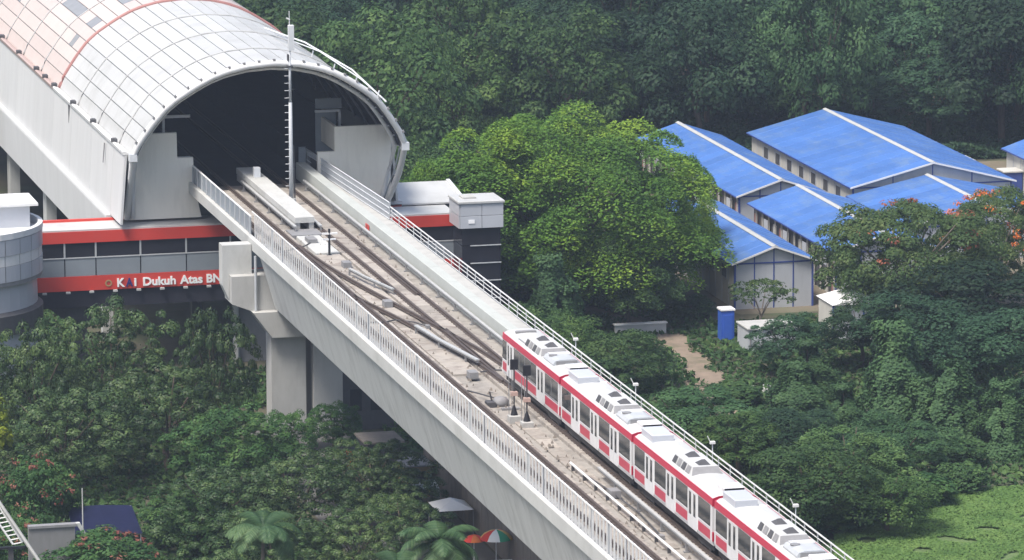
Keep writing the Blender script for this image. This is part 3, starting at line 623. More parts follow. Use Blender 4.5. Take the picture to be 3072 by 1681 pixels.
# bolted joints along the rim and struts between rims
cm_ = MB().box(-0.10,0.10,-0.12,0.12,-0.16,0.16).mesh('rim_joint'); cm_.materials.append(MT['mid_grey'])
for i in range(1,NS):
    x,z = prof(TS[i]); o = link('rim_joint', cm_, None, st); nx,nz = x-CX, z+1.5; l = math.hypot(nx,nz)
    o.location = Vector((x+0.2*nx/l, yfront(z)-0.08, z+0.2*nz/l)) - Vector(st.location); o.rotation_euler = (0, math.atan2(nx,nz), 0)
for i in range(0,29):
    t_ = -1+2*i/28; x,z = prof(t_)
    sp('rim_strut', MB().tube([(x, yfront(z)+0.1, z),(CX+(x-CX)*0.955, yfront(z)+1.5, (z+2)*0.955-2)], 0.06, 6), 'steel_grey')
for s in (-1,1):
    sp('rim_collar', MB().bbox(CX+s*11.05-0.30, CX+s*11.05+0.30, 93.65, 94.4, 2.55, 3.2, 0.05), 'steel_pale')
# interior ribs
for yy in (100.5,106,111,116,121.5,127):
    b,nm,m_ = ring(lambda z,yy=yy:yy, -0.5, 0.10, 'mid_grey', 'roof_rib', n=36); sp(nm,b,m_,True)
# end walls, stepped where the platform doors are
def wallpoly(side):
    def edge(z): 
        if z >= 2.9: return np.interp(z, hp[:,1], hp[:,0])-0.25
        return 10.75
    zs = [-2.9,0,2.9,3.4,4.05] if side<0 else [-2.9,0,2.9,3.4,4.0]
    out = [(CX+side*edge(z), z) for z in zs]
    inn = [(-7.88,4.05),(-7.86,2.0),(-6.56,2.0),(-6.5,-0.3),(-5.95,-2.9)] if side<0 else [(5.06,4.0),(5.05,1.98),(3.66,1.98),(3.64,0.1),(4.95,-0.6),(5.0,-2.9)]
    return out + inn
sp('end_wall', MB().prism(wallpoly(-1), 98.0, 98.4), 'beige_wall'); sp('end_wall', MB().prism(wallpoly(1), 98.0, 98.4), 'beige_wall')
sp('wall_return', MB().box(5.066,5.3,98.41,104,2.0,4.0), 'beige_wall')
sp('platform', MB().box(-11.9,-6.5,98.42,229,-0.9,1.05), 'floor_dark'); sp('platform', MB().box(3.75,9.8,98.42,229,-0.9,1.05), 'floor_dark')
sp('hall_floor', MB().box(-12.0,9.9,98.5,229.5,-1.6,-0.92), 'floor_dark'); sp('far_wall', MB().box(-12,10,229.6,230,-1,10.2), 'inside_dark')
sp('hanging_sign', MB().box(-8.0,-5.85,103.0,103.2,4.45,4.68), 'white_paint'); sp('sign_post', MB().box(-8.15,-7.95,103.0,103.2,1.05,4.45), 'steel_pale')
sp('hanging_sign', MB().box(4.5,6.6,103.0,103.2,4.42,4.62), 'steel_pale'); sp('sign_post', MB().box(6.45,6.65,103.0,103.2,1.05,4.42), 'steel_pale')
sp('glass_screen', MB().box(4.6,6.3,103.4,103.5,1.06,4.4), 'grey_panel'); sp('glass_screen', MB().box(4.6,6.8,103.4,103.5,4.66,5.5), 'grey_panel')
sp('glass_screen', MB().box(3.0,3.6,102.5,102.7,-0.8,1.7), 'grey_panel'); sp('railing_box', MB().box(-7.85,-6.6,99.2,99.3,1.06,1.9), 'steel_grey')
sp('light_tube', MB().box(4.4,4.7,112,113.4,5.0,5.1), 'white_paint')
# skirt walls and side beams
edges = [95.2] + [r_ for r_ in RINGS[1:-1]] + [229]
for a,b_ in zip(edges[:-1], edges[1:]):
    for s in (-1,1):
        if s > 0 and a < 100: continue
        x = CX+s*11.3
        sp('skirt_panel', MB().prism([(x,2.85),(x+s*0.45,-2.75),(x+s*0.62,-2.75),(x+s*0.2,2.85)], a+0.03, b_-0.03), 'skirt_white')
        sp('eave_gutter', MB().prism([(x-s*0.25,2.86),(x+s*0.32,2.86),(x+s*0.36,3.12),(x+s*0.22,3.16),(x-s*0.15,3.05)], a+0.01, b_-0.01), 'white_paint' if b_ < 132 else 'gutter_pink')
        sp('side_beam', MB().prism([(x+s*0.30,-2.76),(x+s*0.95,-2.76),(x+s*1.0,-2.95),(x+s*0.85,-6.6),(x+s*0.2,-6.6)], a+0.012 if a > 97 else 100.2, b_-0.012), 'skirt_white')
bk = MB().bbox(-0.22,0.22,-0.3,0.3,-0.13,0.2,0.05).mesh('eave_bracket'); bk.materials.append(MT['dark_grey'])
for yy in (100.5,111,121.5,131.8,137,142,152.5,163):
    o = link('eave_bracket', bk, None, st); o.location = Vector((CX-11.45, yy, 3.22)) - Vector(st.location)
sp('downpipe', MB().box(CX-11.62,CX-11.46,122.9,123.15,0.8,2.8), 'dark_grey'); sp('access_door', MB().prism([(CX-11.72,2.5),(CX-11.86,0.9),(CX-11.80,0.9),(CX-11.62,2.5)], 103.9,104.05), 'mid_grey')
for yy in (110.,125.,140.,141.,162.,163.,178.):
    sp('support_column', MB().box(-12.2,-11.3,yy,yy+0.9,G,-6.61), 'concrete_light'); sp('support_column', MB().box(8.0,8.9,yy,yy+0.9,G,-6.61), 'concrete_light')
sp('maintenance_rail', MB().tube([(CX+11*0.35+0.0,110,9.95),(CX+5.6,101,9.75),(CX+7.8,95.5,8.2),(CX+9.1,93.5,6.9)],0.05,6), 'steel_pale')
sp('maintenance_rail', MB().tube([(CX+3.2,112,10.3),(CX+5.0,104,10.1),(CX+7.4,97,8.75),(CX+9.4,93.3,6.6)],0.07,6), 'steel_pale')
for k in range(5):
    f=k/4; sp('rail_stanchion', MB().tube([(CX+4.2+f*4.6,106-f*12,9.6-f*2.7),(CX+4.3+f*4.7,106-f*12,10.25-f*2.8)],0.06,6), 'steel_pale')

# ------------------------------------------------------------------ skybridge with its sign
sb = thing('station_skybridge', 'red and grey enclosed footbridge passing under the viaduct at the station front', 'footbridge', (-3, 98, G))
def sbp(name, b, m): o = b.build(name, m, sb); o.location = -Vector(sb.location); return o
XL, XR = -20.4, 14.6; YB = 96.0
sbp('roof', MB().prism([(XL,-3.25),(XL,-3.12),(XR,-3.12),(XR,-3.25)], YB-0.05, 99.9), 'roof_white')
sbp('roof_trim', MB().box(XL,-7.7,99.6,99.9,-3.118,-2.93), 'red_fascia'); sbp('trim_box', MB().bbox(-8.6,-8.0,99.3,99.6,-3.118,-2.7,0.03), 'red_fascia')
sbp('red_fascia', MB().box(XL,XR,YB-0.12,YB+0.05,-4.18,-3.252), 'red_fascia')
sbp('core', MB().box(XL+0.1,XR-0.1,YB+0.12,99.7,-8.05,-3.3), 'inside_dark')
mx = [-20.3,-17.43,-14.92,-11.31,-7.6,-4.0,-0.4,3.2,6.8,10.4,14.5]
for a,b_ in zip(mx[:-1], mx[1:]):
    sbp('window', MB().box(a+0.07,b_-0.07,YB+0.03,YB+0.10,-5.36,-4.20), 'glass_dark')
    sbp('grey_panel', MB().bbox(a+0.05,b_-0.05,YB-0.04,YB+0.10,-6.88,-5.45,0.02), 'grey_panel')
    sbp('sill', MB().box(a,b_-0.002,YB-0.08,YB+0.08,-5.448,-5.37), 'steel_grey')
    sbp('mullion', MB().box(b_-0.065,b_+0.065,YB-0.05,YB+0.11,-5.368,-4.19), 'steel_grey')
sbp('red_band', MB().box(XL,XR,YB-0.10,YB+0.06,-8.06,-6.90), 'red_fascia')
sbp('truss_girder', MB().box(XL+0.4,XR,YB+0.1,99.5,-9.45,-8.07), 'inside_dark')
sbp('prop', MB().prism([(-18.8,-9.46),(-14.5,-9.46),(-15.6,-11.2),(-15.6,G),(-16.6,G),(-16.6,-11.2)], 96.8, 98.8), 'dark_grey')
sbp('prop', MB().box(-7.0,-6.2,97,98,G,-9.46), 'black')
for k in range(9): sbp('spot_lamp', MB().bbox(-19.3+k*1.9,-18.95+k*1.9,YB-0.3,YB-0.11,-8.25,-8.08,0.03), 'cover_white')
def text(body, x, z, h, m, wscale=1.0, off=0.012):
    cu = bpy.data.curves.new('lettering','FONT'); cu.body = body; cu.size = h/0.70; cu.extrude = 0.03; cu.offset = off
    o = bpy.data.objects.new('tmp', cu); COL.objects.link(o)
    dg = bpy.context.evaluated_depsgraph_get(); me = bpy.data.meshes.new_from_object(o.evaluated_get(dg))
    bpy.data.objects.remove(o)
    q = link('lettering', me, m, sb); q.rotation_euler = (R(90),0,0); q.scale = (wscale,1,1)
    q.location = Vector((x, YB-0.14, z)) - Vector(sb.location); return me
ZT = -7.86
def textfit(body, x0, x1, h, m, off=0.012):
    me = text(body, x0, ZT, h, m, 1.0, off); xs = [v.co.x for v in me.vertices]; q = sb.children[-1]
    q = [c for c in sb.children if c.data == me][0]; s_ = (x1-x0)/(max(xs)-min(xs)); q.scale = (s_,1,1); q.location.x -= min(xs)*s_
textfit('K', -13.25, -12.62, 0.66, 'letter_white', 0.03); textfit('A', -12.55, -11.98, 0.66, 'navy', 0.03); textfit('i', -11.88, -11.70, 0.66, 'letter_white', 0.03)
textfit('Dukuh', -11.16, -8.50, 0.64, 'letter_white', 0.03); textfit('Atas', -8.18, -6.32, 0.66, 'letter_white', 0.03); textfit('BNI', -6.0, -4.55, 0.66, 'letter_white', 0.03)
cl_ = MB().lathe([(0.17,0),(0.27,0),(0.27,0.03),(0.17,0.03)],0,0,16).build('emblem_ring','ochre',sb); cl_.rotation_euler = (R(90),0,0); cl_.location = Vector((-13.95,YB-0.11,-7.55))-Vector(sb.location)

# annex roof and lift tower on the right
an = thing('annex_roof_block', 'low white-roofed annex with red ends behind the right part of the footbridge', 'annex', (12.8,103,G))
def anp(name,b,m): o = b.build(name,m,an); o.location = -Vector(an.location)
anp('roof', MB().prismx([(99.95,-3.05),(106.2,-2.35),(106.2,-2.22),(99.95,-2.92)], 9.6, 16.2), 'roof_white')
anp('wall', MB().box(10.0,16.0,100.3,106,G,-3.06), 'dark_grey'); anp('red_verge', MB().prismx([(99.9,-3.25),(106.2,-2.55),(106.2,-2.36),(99.9,-3.06)], 9.3, 9.6), 'red_fascia')
anp('verge_cap', MB().prismx([(99.9,-3.04),(106.3,-2.28),(106.3,-2.10),(99.9,-2.86)], 16.2, 16.5), 'steel_pale')
anp('red_verge', MB().box(9.7,11.0,99.95,100.2,-3.11,-2.93), 'red_fascia')
lt = thing('lift_tower', 'glazed dark lift tower with a pale grey panelled head, right of the viaduct', 'lift tower', (15.8,94,G))
def ltp(name,b,m): o = b.build(name,m,lt); o.location = -Vector(lt.location)
for i in range(2):
    for j in range(2):
        ltp('head_panel', MB().bbox(14.02+i*1.79+0.02,14.02+(i+1)*1.79-0.02,91.9,92.1,-3.76+j*1.02+0.02,-3.76+(j+1)*1.02-0.02,0.02), 'silver_panel')
        ltp('head_panel', MB().box(13.93,14.01,92.0+i*1.7+0.02,92.0+(i+1)*1.7-0.02,-3.76+j*1.02+0.02,-3.76+(j+1)*1.02-0.02), 'silver_panel')
ltp('head_core', MB().box(14.03,17.58,92.11,95.4,-3.74,-1.75), 'mid_grey'); ltp('head_roof', MB().bbox(13.85,17.68,91.8,95.5,-1.72,-1.52,0.05), 'roof_white')
ltp('roof_hatch', MB().box(14.5,15.6,93,94.4,-1.52,-1.4), 'concrete')
zz = -3.78
for k in range(7):
    z2 = max(zz-1.44, G); ltp('glazing', MB().box(14.22,17.40,92.15,95.2,z2+0.05,zz), 'glass_dark'); ltp('glazing_bar', MB().box(14.9,17.44,92.05,92.2,z2-0.02,z2+0.048), 'steel_grey'); zz = z2
    if zz <= G: break
ltp('head_lamp', MB().box(14.7,15.2,91.86,91.9,-3.35,-3.05), 'letter_white')

# round grey stair drum on the left edge
cd = thing('round_tower', 'round grey banded stair tower cut by the left edge of the picture', 'tower', (-27.7,90.0,G))
def rg(name, prof_, m, n=40): MB().lathe(prof_, 0,0, n).build(name, m, cd, smooth=False)
def zz_(z): return z-G
rg('drum', [(7.05,0),(7.05,zz_(-9.0))], 'silver_panel'); rg('dark_ring', [(7.05,zz_(-9.0)),(7.48,zz_(-8.95)),(7.52,zz_(-7.45)),(7.1,zz_(-7.2))], 'dark_grey')
rg('drum', [(7.1,zz_(-7.2)),(7.06,zz_(-5.2))], 'silver_panel'); rg('grey_lip', [(7.06,zz_(-5.2)),(7.5,zz_(-5.1)),(7.5,zz_(-4.78))], 'mid_grey')  # plain mid-grey lip below the panel bands
import itertools
for zb,zt,m_,rr in ((-4.77,-3.56,'silver_panel',7.54),(-3.53,-2.74,'white_paint',7.50),(-2.71,-1.50,'silver_panel',7.56)):
    nseg = 30
    for k in range(nseg):
        a0 = 2*math.pi*k/nseg; a1 = 2*math.pi*(k+0.965)/nseg
        if not (-2.6 < (a0+math.pi)%(2*math.pi)-math.pi < 0.9): continue
        MB().lathe([(rr-0.05,zz_(zb)),(rr,zz_(zb)),(rr,zz_(zt)),(rr-0.05,zz_(zt))],0,0,3,a0,a1).build('band_panel', m_, cd)
rg('drum_core', [(7.44,zz_(-4.8)),(7.44,zz_(-1.0))], 'mid_grey')
rg('parapet_cap', [(7.42,zz_(-1.52)),(7.60,zz_(-1.45)),(7.60,zz_(-0.98)),(7.25,zz_(-0.95)),(7.25,zz_(-1.55)),(0.01,zz_(-1.56))], 'white_paint')
MB().bbox(1.0,6.6,-0.5,3.2,zz_(-1.55),zz_(0.16),0.03).build('roof_house','silver_panel',cd); MB().bbox(0.2,7.2,-1.0,3.8,zz_(0.18),zz_(0.42),0.04).build('roof_slab','white_paint',cd)
MB().box(2.4,2.75,-0.9,-0.55,zz_(-1.55),zz_(0.17)).build('roof_post','white_paint',cd)
MB().box(7.0,7.3,1.5,2.4,zz_(-8.0),zz_(-4.8)).build('red_jamb','red_fascia',cd)

# ------------------------------------------------------------------ blue-roofed cabins
def cabin(label, x0,x1,y0,y1,ze,zr, win=(), side='wall', gable=True, step=2.0, zw=None):
    t = thing('site_cabin', label, 'cabin', ((x0+x1)/2,(y0+y1)/2,G), 'blue-roofed site cabins')
    def p(name,b,m): o = b.build(name,m,t); o.location = -Vector(t.location); return o
    xm = (x0+x1)/2; ov = 0.35
    p('wall_core', MB().prism([(x0+0.12,G),(x0+0.12,ze-0.1),(xm,zr-0.12),(x1-0.12,ze-0.1),(x1-0.12,G)], y0+0.12, y1-0.1), 'dark_grey' if side=='open' else 'cabin_wall')
    # long side panels with posts between
    n = int(round((y1-y0)/step)); d = (y1-y0)/n
    if side == 'wall':
        pm_ = MB().box(0,0.09,0.05,d-0.05,0,ze-0.06-G).mesh('wall_panel'); pm_.materials.append(MT['cabin_wall'])
        po = MB().box(-0.03,0.1,-0.05,0.05,0,ze-0.05-G).mesh('wall_post'); po.materials.append(MT['cabin_grey'])
        for k in range(n):
            o = link('wall_panel', pm_, None, t); o.location = Vector((x0+0.02,y0+k*d,G))-Vector(t.location)
            if k: o = link('wall_post', po, None, t); o.location = Vector((x0+0.02,y0+k*d,G))-Vector(t.location)
    else:
        po = MB().box(-0.06,0.06,-0.06,0.06,0,ze-0.02-G).mesh('wall_post'); po.materials.append(MT['cabin_wall'])
        for k in range(n):
            o = link('wall_post', po, None, t); o.location = Vector((x0-0.1,y0+k*d+0.3,G))-Vector(t.location)
            p('door_panel', MB().box(x0+0.05,x0+0.118,y0+k*d+0.5,y0+k*d+1.5,G,ze-0.9), ('arch_red','cabin_wall','dark_grey','wall_brown')[k%4])
            if k%3 == 1: p('laundry', MB().box(x0-0.25,x0-0.2,y0+k*d+0.2,y0+k*d+1.4,ze-1.6,ze-0.7), ('arch_red','cabin_grey','wall_brown')[k%3])
    for yy in win:
        zc = zw if zw else ze-1.25
        f = p('window', MB().box(x0-0.03,x0+0.05,yy-0.75,yy+0.75,zc-0.62,zc+0.62), 'cabin_grey')
        for k in (-1,0,1): MB().box(x0-0.045,x0-0.02,yy+k*0.46-0.20,yy+k*0.46+0.20,zc-0.52,zc+0.52).build('pane','dark_grey',f)
    # gable end
    if gable:
        m = 4; dx = (x1-x0)/m
        for k in range(m):
            a,b_ = x0+k*dx, x0+(k+1)*dx
            zt = lambda x: ze-0.10 + (zr-ze)*(1-abs(x-xm)/(xm-x0))
            p('gable_panel', MB().prism([(a+0.05,G),(a+0.05,zt(a+0.05)-0.02),(b_-0.05,zt(b_-0.05)-0.02),(b_-0.05,G)], y0+0.03, y0+0.11), 'cabin_grey')  # gable side takes the painted shaded tone, long side the lit one
            if k: p('gable_post', MB().box(a-0.05,a+0.05,y0-0.01,y0+0.12,G,zt(a)-0.03), 'blue_post')
        p('tie_rail', MB().box(x0+0.1,x1-0.1,y0-0.03,y0+0.02,ze-0.22,ze-0.10), 'blue_post')
        for x in (x0,x1): p('corner_post', MB().box(x-0.08,x+0.08,y0-0.04,y0+0.14,G,ze-0.06), 'blue_post')
    # roof sheets
    sw = 2.1; k = 0; yy = y0-ov
    ns = int(round((y1-y0+2*ov)/sw)); sw = (y1-y0+2*ov)/ns
    rise = (zr-ze)/(xm-x0); xo = 0.4
    for s in (-1,1):
        xe = xm+s*(xm-x0+xo); z_e = ze-rise*xo
        rm = MB().add([(xe-xm,0.015,z_e),(0,0.015,zr),(0,sw-0.015,zr),(xe-xm,sw-0.015,z_e),(xe-xm,0.015,z_e+0.06),(0,0.015,zr+0.06),(0,sw-0.015,zr+0.06),(xe-xm,sw-0.015,z_e+0.06),
             ],[(0,3,2,1),(4,5,6,7),(0,1,5,4),(1,2,6,5),(2,3,7,6),(3,0,4,7)]).mesh('roof_sheet'); rm.materials.append(MT['blue_roof'])
        lm = MB().add([(xe-xm,-0.03,z_e+0.055),(0,-0.03,zr+0.055),(0,0.03,zr+0.055),(xe-xm,0.03,z_e+0.055),(xe-xm,0,z_e+0.10),(0,0,zr+0.10)],[(0,1,5,4),(2,3,4,5),(0,4,3),(1,2,5)]).mesh('roof_seam'); lm.materials.append(MT['blue_roof'])
        for k in range(ns):
            o = link('roof_sheet', rm, None, t); o.location = Vector((xm, y0-ov+k*sw, 0))-Vector(t.location)
            if k: o = link('roof_seam', lm, None, t); o.location = Vector((xm, y0-ov+k*sw, 0))-Vector(t.location)
        p('verge_trim', MB().prism([(xm, zr+0.08),(xe, z_e+0.08),(xe, z_e-0.08),(xm, zr-0.08)], y0-ov-0.06, y0-ov-0.002), 'white_paint')
        p('eave_trim', MB().box(*sorted((xe, xe+s*0.05)), y0-ov, y1+ov, z_e-0.06, z_e+0.05), 'blue_post')
    p('ridge_cap', MB().prism([(xm-0.30,zr+0.02),(xm,zr+0.15),(xm+0.30,zr+0.02)], y0-ov-0.05, y1+ov+0.05), 'cover_white')
    return t
cabin('front blue-roofed cabin with three windows on its pale left wall and a grey gable', 42.1,49.0,109.2,139,-10.9,-9.65, win=(112.4,116.2,120.2,124.5,128.5))
cabin('middle blue-roofed cabin with an open cluttered left side, behind the front cabin', 52.0,60.9,112,137.4,-10.9,-9.55, side='open')
cabin('blue-roofed cabin at the back left, half hidden by the big bright green tree', 52.0,59.9,141.6,176,-10.9,-9.6, side='open')
cabin('widest blue-roofed cabin with a row of seven windows along its left wall', 63.5,78.9,143.4,176.5,-10.9,-8.95, win=[148.0+k*3.9 for k in range(7)], zw=-12.15)
cabin('blue-roofed cabin joined to the front of the widest one, behind the orange blossom', 63.0,78.0,126,142.4,-11.6,-10.0)
cabin('blue-roofed cabin at the far right edge of the picture', 84.6,93.0,132,161,-10.9,-9.5, win=(138,142,146,150,155))
# small yard things
t = thing('toilet_booth', 'tall deep-blue portable booth standing at the end of the dirt path', 'booth', (37.7,96.8,G))
MB().bbox(-0.55,0.55,-0.55,0.55,0.1,2.55,0.08).build('booth_body','blue_plastic',t); MB().bbox(-0.62,0.62,-0.62,0.62,2.56,2.74,0.05).build('booth_roof','white_paint',t); MB().box(-0.40,0.40,-0.60,-0.551,0.15,2.2).build('door','blue_plastic',t); MB().box(-0.6,0.6,-0.6,0.6,0,0.098).build('skid','dark_grey',t)
t = thing('yard_container', 'low grey flat-roofed container half hidden in bushes below the blue booth', 'container', (40.0,92.5,G))
MB().box(-2.1,2.1,-1.6,1.6,0.0,1.95).build('container_body','cabin_grey',t); MB().bbox(-2.2,2.2,-1.7,1.7,1.96,2.1,0.04).build('container_roof','concrete',t)
for k in range(5): MB().box(-2.0+k*1.0,-1.9+k*1.0,-1.66,-1.601,0.05,1.9).build('rib','mid_grey',t)
t = thing('white_shed', 'white shed with a blue corner post, under the rust-flowered tree', 'shed', (48.2,95,G))
MB().box(-2.4,2.8,-2.0,2.0,0.0,3.25).build('shed_wall','cabin_grey',t); MB().prism([(-2.6,3.26),(0.1,3.85),(3.0,3.26)],-2.3,2.3).build('shed_roof','white_paint',t)
for x in (-2.43,0.2,2.8): MB().box(x-0.07,x+0.07,-2.06,-1.98,0,3.24).build('corner_post','blue_post',t)
MB().box(-2.47,-2.41,-1.9,1.9,0.1,3.2).build('side_panel','cabin_wall',t)
t = thing('storage_booth', 'small dull blue storage booth beside the far right cabin', 'booth', (83.6,157,G))
MB().box(-0.9,0.9,-1.0,1.0,0.0,2.5).build('booth_body','blue_post',t); MB().bbox(-1.0,1.0,-1.1,1.1,2.51,2.66,0.03).build('booth_roof','cabin_wall',t); MB().box(-1.25,-0.95,-0.5,0.5,0,2.2).build('pump_cabinet','wall_brown',t)
t = thing('parked_truck', 'small white truck parked behind the widest cabin', 'truck', (81.4,166,G))
MB().bbox(-1.0,1.0,-2.6,0.6,0.7,2.6,0.1).build('cargo_body','white_paint',t); MB().bbox(-0.95,0.95,0.65,2.2,0.6,2.2,0.2).build('truck_cab','white_paint',t); MB().box(-0.9,0.9,2.15,2.22,1.3,2.0).build('windscreen','glass_dark',t)
for x in (-0.9,0.9):
    for yy in (-1.8,1.4):
        o = MB().lathe([(0.001,-0.12),(0.42,-0.12),(0.42,0.12),(0.001,0.12)],0,0,12).build('wheel','black',t,loc=(x,yy,0.42)); o.rotation_euler=(0,R(90),0)
t = thing('low_hut', 'low hut with a stained reddish roof showing through the gap beside the big tree', 'hut', (30.6,122,G))
MB().box(-2.2,2.2,-2,2,0,2.4).build('hut_wall','cabin_wall',t); MB().prism([(-2.6,2.41),(0,3.4),(2.6,2.41)],-2.4,2.4).build('hut_roof','brick_roof',t)
t = thing('low_wall', 'short pale concrete wall beside the dirt path under the big tree', 'wall', (31.5,101,G))
MB().box(-2.2,2.2,-0.15,0.15,0,0.85).build('wall_body','concrete_light',t); MB().bbox(-2.3,2.3,-0.25,0.25,0.852,0.98,0.03).build('coping','white_paint',t)
for i,(x,y,s_) in enumerate(((33.6,76.5,0.5),(34.5,75.4,0.4),(32.8,74.8,0.45),(35.3,77.2,0.35))):
    t = thing('rubble_block', ('pale broken concrete block at the bottom end of the dirt path','small pale concrete lump beside the larger block at the path end','flat pale concrete piece nearest the bushes at the path end','smallest pale concrete piece at the right of the path end')[i],'rubble',(x,y,G))
    MB().add([(-s_,-s_*.8,0),(s_*1.2,-s_,0),(s_,s_,0),(-s_*.9,s_*.7,0),(-s_*.7,-s_*.5,s_*.9),(s_*.8,-s_*.6,s_*1.1),(s_*.6,s_*.7,s_*.8),(-s_*.6,s_*.5,s_)],[(0,3,2,1),(4,5,6,7),(0,1,5,4),(1,2,6,5),(2,3,7,6),(3,0,4,7)]).build('rubble_piece','concrete_light',t)

# ------------------------------------------------------------------ street under the viaduct
t = thing('retaining_wall', 'brown stained panel wall running under the viaduct towards the bottom edge', 'wall', (1.9,30,G))
wp = MB().box(-0.12,0.12,0.04,1.96,0,2.9).mesh('wall_panel'); wp.materials.append(MT['wall_brown'])
for k in range(22):
    o = link('wall_panel', wp, None, t); o.location = (0.0, -22+k*2.0, 0)
MB().box(-0.02,0.16,-22,22,0,2.85).build('wall_backing','concrete_dark',t); MB().bbox(-0.2,0.24,-22,22,2.902,3.05,0.02).build('coping','concrete',t)
t = thing('market_umbrella', 'red, white, green and yellow striped umbrella by the wall at the bottom edge', 'umbrella', (0.7,25.2,G))
MB().tube([(0,0,0),(0,0,2.75)],0.035,6).build('pole','steel_pale',t)
for k in range(8):
    a0,a1 = 2*math.pi*k/8, 2*math.pi*(k+1)/8
    MB().lathe([(0.02,2.75),(0.45,2.66),(0.85,2.45),(1.15,2.12)],0,0,3,a0,a1).build('canopy_gore',('umb_red','umb_white','umb_green','umb_yellow')[k%4],t,smooth=True)
t = thing('market_umbrella', 'smaller orange and red umbrella left of the striped one by the wall', 'umbrella', (-0.75,25.6,G))
MB().tube([(0,0,0),(0,0,2.4)],0.03,6).build('pole','steel_pale',t)
for k in range(6):
    a0,a1 = 2*math.pi*k/6, 2*math.pi*(k+1)/6
    MB().lathe([(0.02,2.4),(0.4,2.28),(0.75,1.98)],0,0,3,a0,a1).build('canopy_gore',('orange','umb_red')[k%2],t,smooth=True)
t = thing('stall_table', 'white-topped street stall table under the striped umbrella', 'stall', (0.6,23.6,G))
MB().bbox(-0.9,0.9,-0.4,0.4,0.85,0.93,0.02).build('table_top','white_paint',t)
for x in (-0.8,0.8):
    for yy in (-0.3,0.3): MB().box(x-0.03,x+0.03,yy-0.03,yy+0.03,0,0.849).build('leg','mid_grey',t)
MB().box(-0.85,0.85,-0.35,0.35,0.3,0.34).build('shelf','umb_red',t)
t = thing('street_tent', 'white tent roof on poles beside the brown wall, above the palms', 'tent', (0.1,36.0,G))
MB().add([(-1.3,-1.5,1.95),(1.3,-1.5,1.95),(1.3,1.5,1.95),(-1.3,1.5,1.95),(0,-0.3,2.5),(0,0.3,2.5)],[(0,1,4),(1,2,5,4),(2,3,5),(3,0,4,5)]).build('tent_roof','white_paint',t)
for x in (-1.25,1.25):
    for yy in (-1.4,1.4): MB().tube([(x,yy,0),(x,yy,1.95)],0.03,6).build('leg','mid_grey',t)
t = thing('street_tent', 'small pale awning farther up the street behind the white tent', 'tent', (-0.3,42.5,G))
MB().add([(-0.9,-0.8,1.9),(0.9,-0.8,1.9),(0.9,0.8,2.2),(-0.9,0.8,2.2)],[(0,1,2,3)]).build('tent_roof','umb_white',t)
for x in (-0.85,0.85):
    for yy,h in ((-0.75,1.9),(0.75,2.18)): MB().tube([(x,yy,0),(x,yy,h)],0.03,6).build('leg','mid_grey',t)
t = thing('street_kiosk', 'dark kiosk with an ochre side wall under the viaduct, right of the pier', 'kiosk', (-0.6,56,G))
MB().box(-1.2,1.2,-1.5,1.5,0,2.5).build('kiosk_body','dark_grey',t); MB().box(-1.5,1.5,-1.8,1.8,2.51,2.65).build('kiosk_roof','wall_brown',t); MB().box(-1.25,-1.205,-1.4,1.4,0.2,1.4).build('kiosk_panel','ochre',t)
t = thing('street_kiosk', 'ochre-fronted kiosk nearer the brown wall under the viaduct', 'kiosk', (0.3,48.5,G))
MB().box(-0.9,0.9,-1.2,1.2,0,2.3).build('kiosk_body','ochre',t); MB().box(-1.1,1.1,-1.5,1.5,2.31,2.42).build('kiosk_roof','mid_grey',t); MB().box(-0.7,0.6,-1.24,-1.201,0.9,1.9).build('hatch','black',t)
t = thing('street_kiosk', 'tall grey block with dark openings in the shade behind the pier', 'kiosk', (1.5,72,G))
MB().box(-1.8,2.2,-1.5,2.5,0,4.6).build('kiosk_body','dark_grey',t); MB().box(-1.2,-0.3,-1.56,-1.501,1.5,3.2).build('opening','black',t); MB().box(0.4,1.3,-1.56,-1.501,1.5,3.2).build('opening','black',t)
t = thing('orange_bin', 'orange bin beside the dark kiosk right of the pier', 'bin', (-2.2,58.5,G))
MB().lathe([(0.001,0),(0.35,0),(0.42,0.9),(0.001,0.95)],0,0,10).build('bin_body','orange',t); MB().bbox(-0.4,0.4,-0.4,0.4,0.952,1.05,0.03).build('lid','umb_red',t)
# left foreground: tarpaulin, frame and gantry
t = thing('tarpaulin_shelter', 'dark blue tarpaulin shelter in the shade between the left trees', 'shelter', (-24.0,38.0,G))
MB().add([(-2.3,-2.4,1.5),(2.3,-2.4,1.4),(2.3,2.0,2.4),(-2.3,2.0,2.5),(0,-2.4,1.6),(0,2.0,2.55)],[(0,4,5,3),(4,1,2,5)]).build('tarp','tarp_blue',t)
for x in (-2.2,2.2):
    for yy,h in ((-2.3,1.4),(1.9,2.4)): MB().tube([(x,yy,0),(x,yy,h)],0.05,6).build('leg','mid_grey',t)
MB().box(0.2,1.5,-1.8,-1.0,0.2,1.0).build('crate','mid_grey',t)
t = thing('concrete_frame', 'mossy concrete frame with a pale bent top between the flowering bushes', 'frame', (-29.5,25.0,G))
MB().box(-1.6,1.5,0,0.3,0,4.75).build('frame_wall','concrete_dark',t); MB().bbox(-1.6,1.6,-0.1,0.4,4.752,4.95,0.03).build('frame_beam','mid_grey',t); MB().prism([(1.55,4.95),(1.85,4.95),(2.35,4.0),(2.1,4.0)],-0.05,0.35).build('bent_end','concrete_light',t)
t = thing('thin_pole', 'thin pale pole standing behind the flowering bush in front of the tarpaulin', 'pole', (-27.0,28.0,G))
MB().tube([(0,0,0),(0,0,6.6)],0.06,8,0.04).build('pole_shaft','concrete',t); MB().box(-0.1,0.1,-0.1,0.1,0,0.1).build('foot','dark_grey',t)
t = thing('steel_gantry', 'steel gantry with a white lattice ladder and slanting rail in the bottom left corner', 'gantry', (-34.5,14,G))
def gt(name,b,m): o = b.build(name,m,t); o.location = -Vector(t.location)
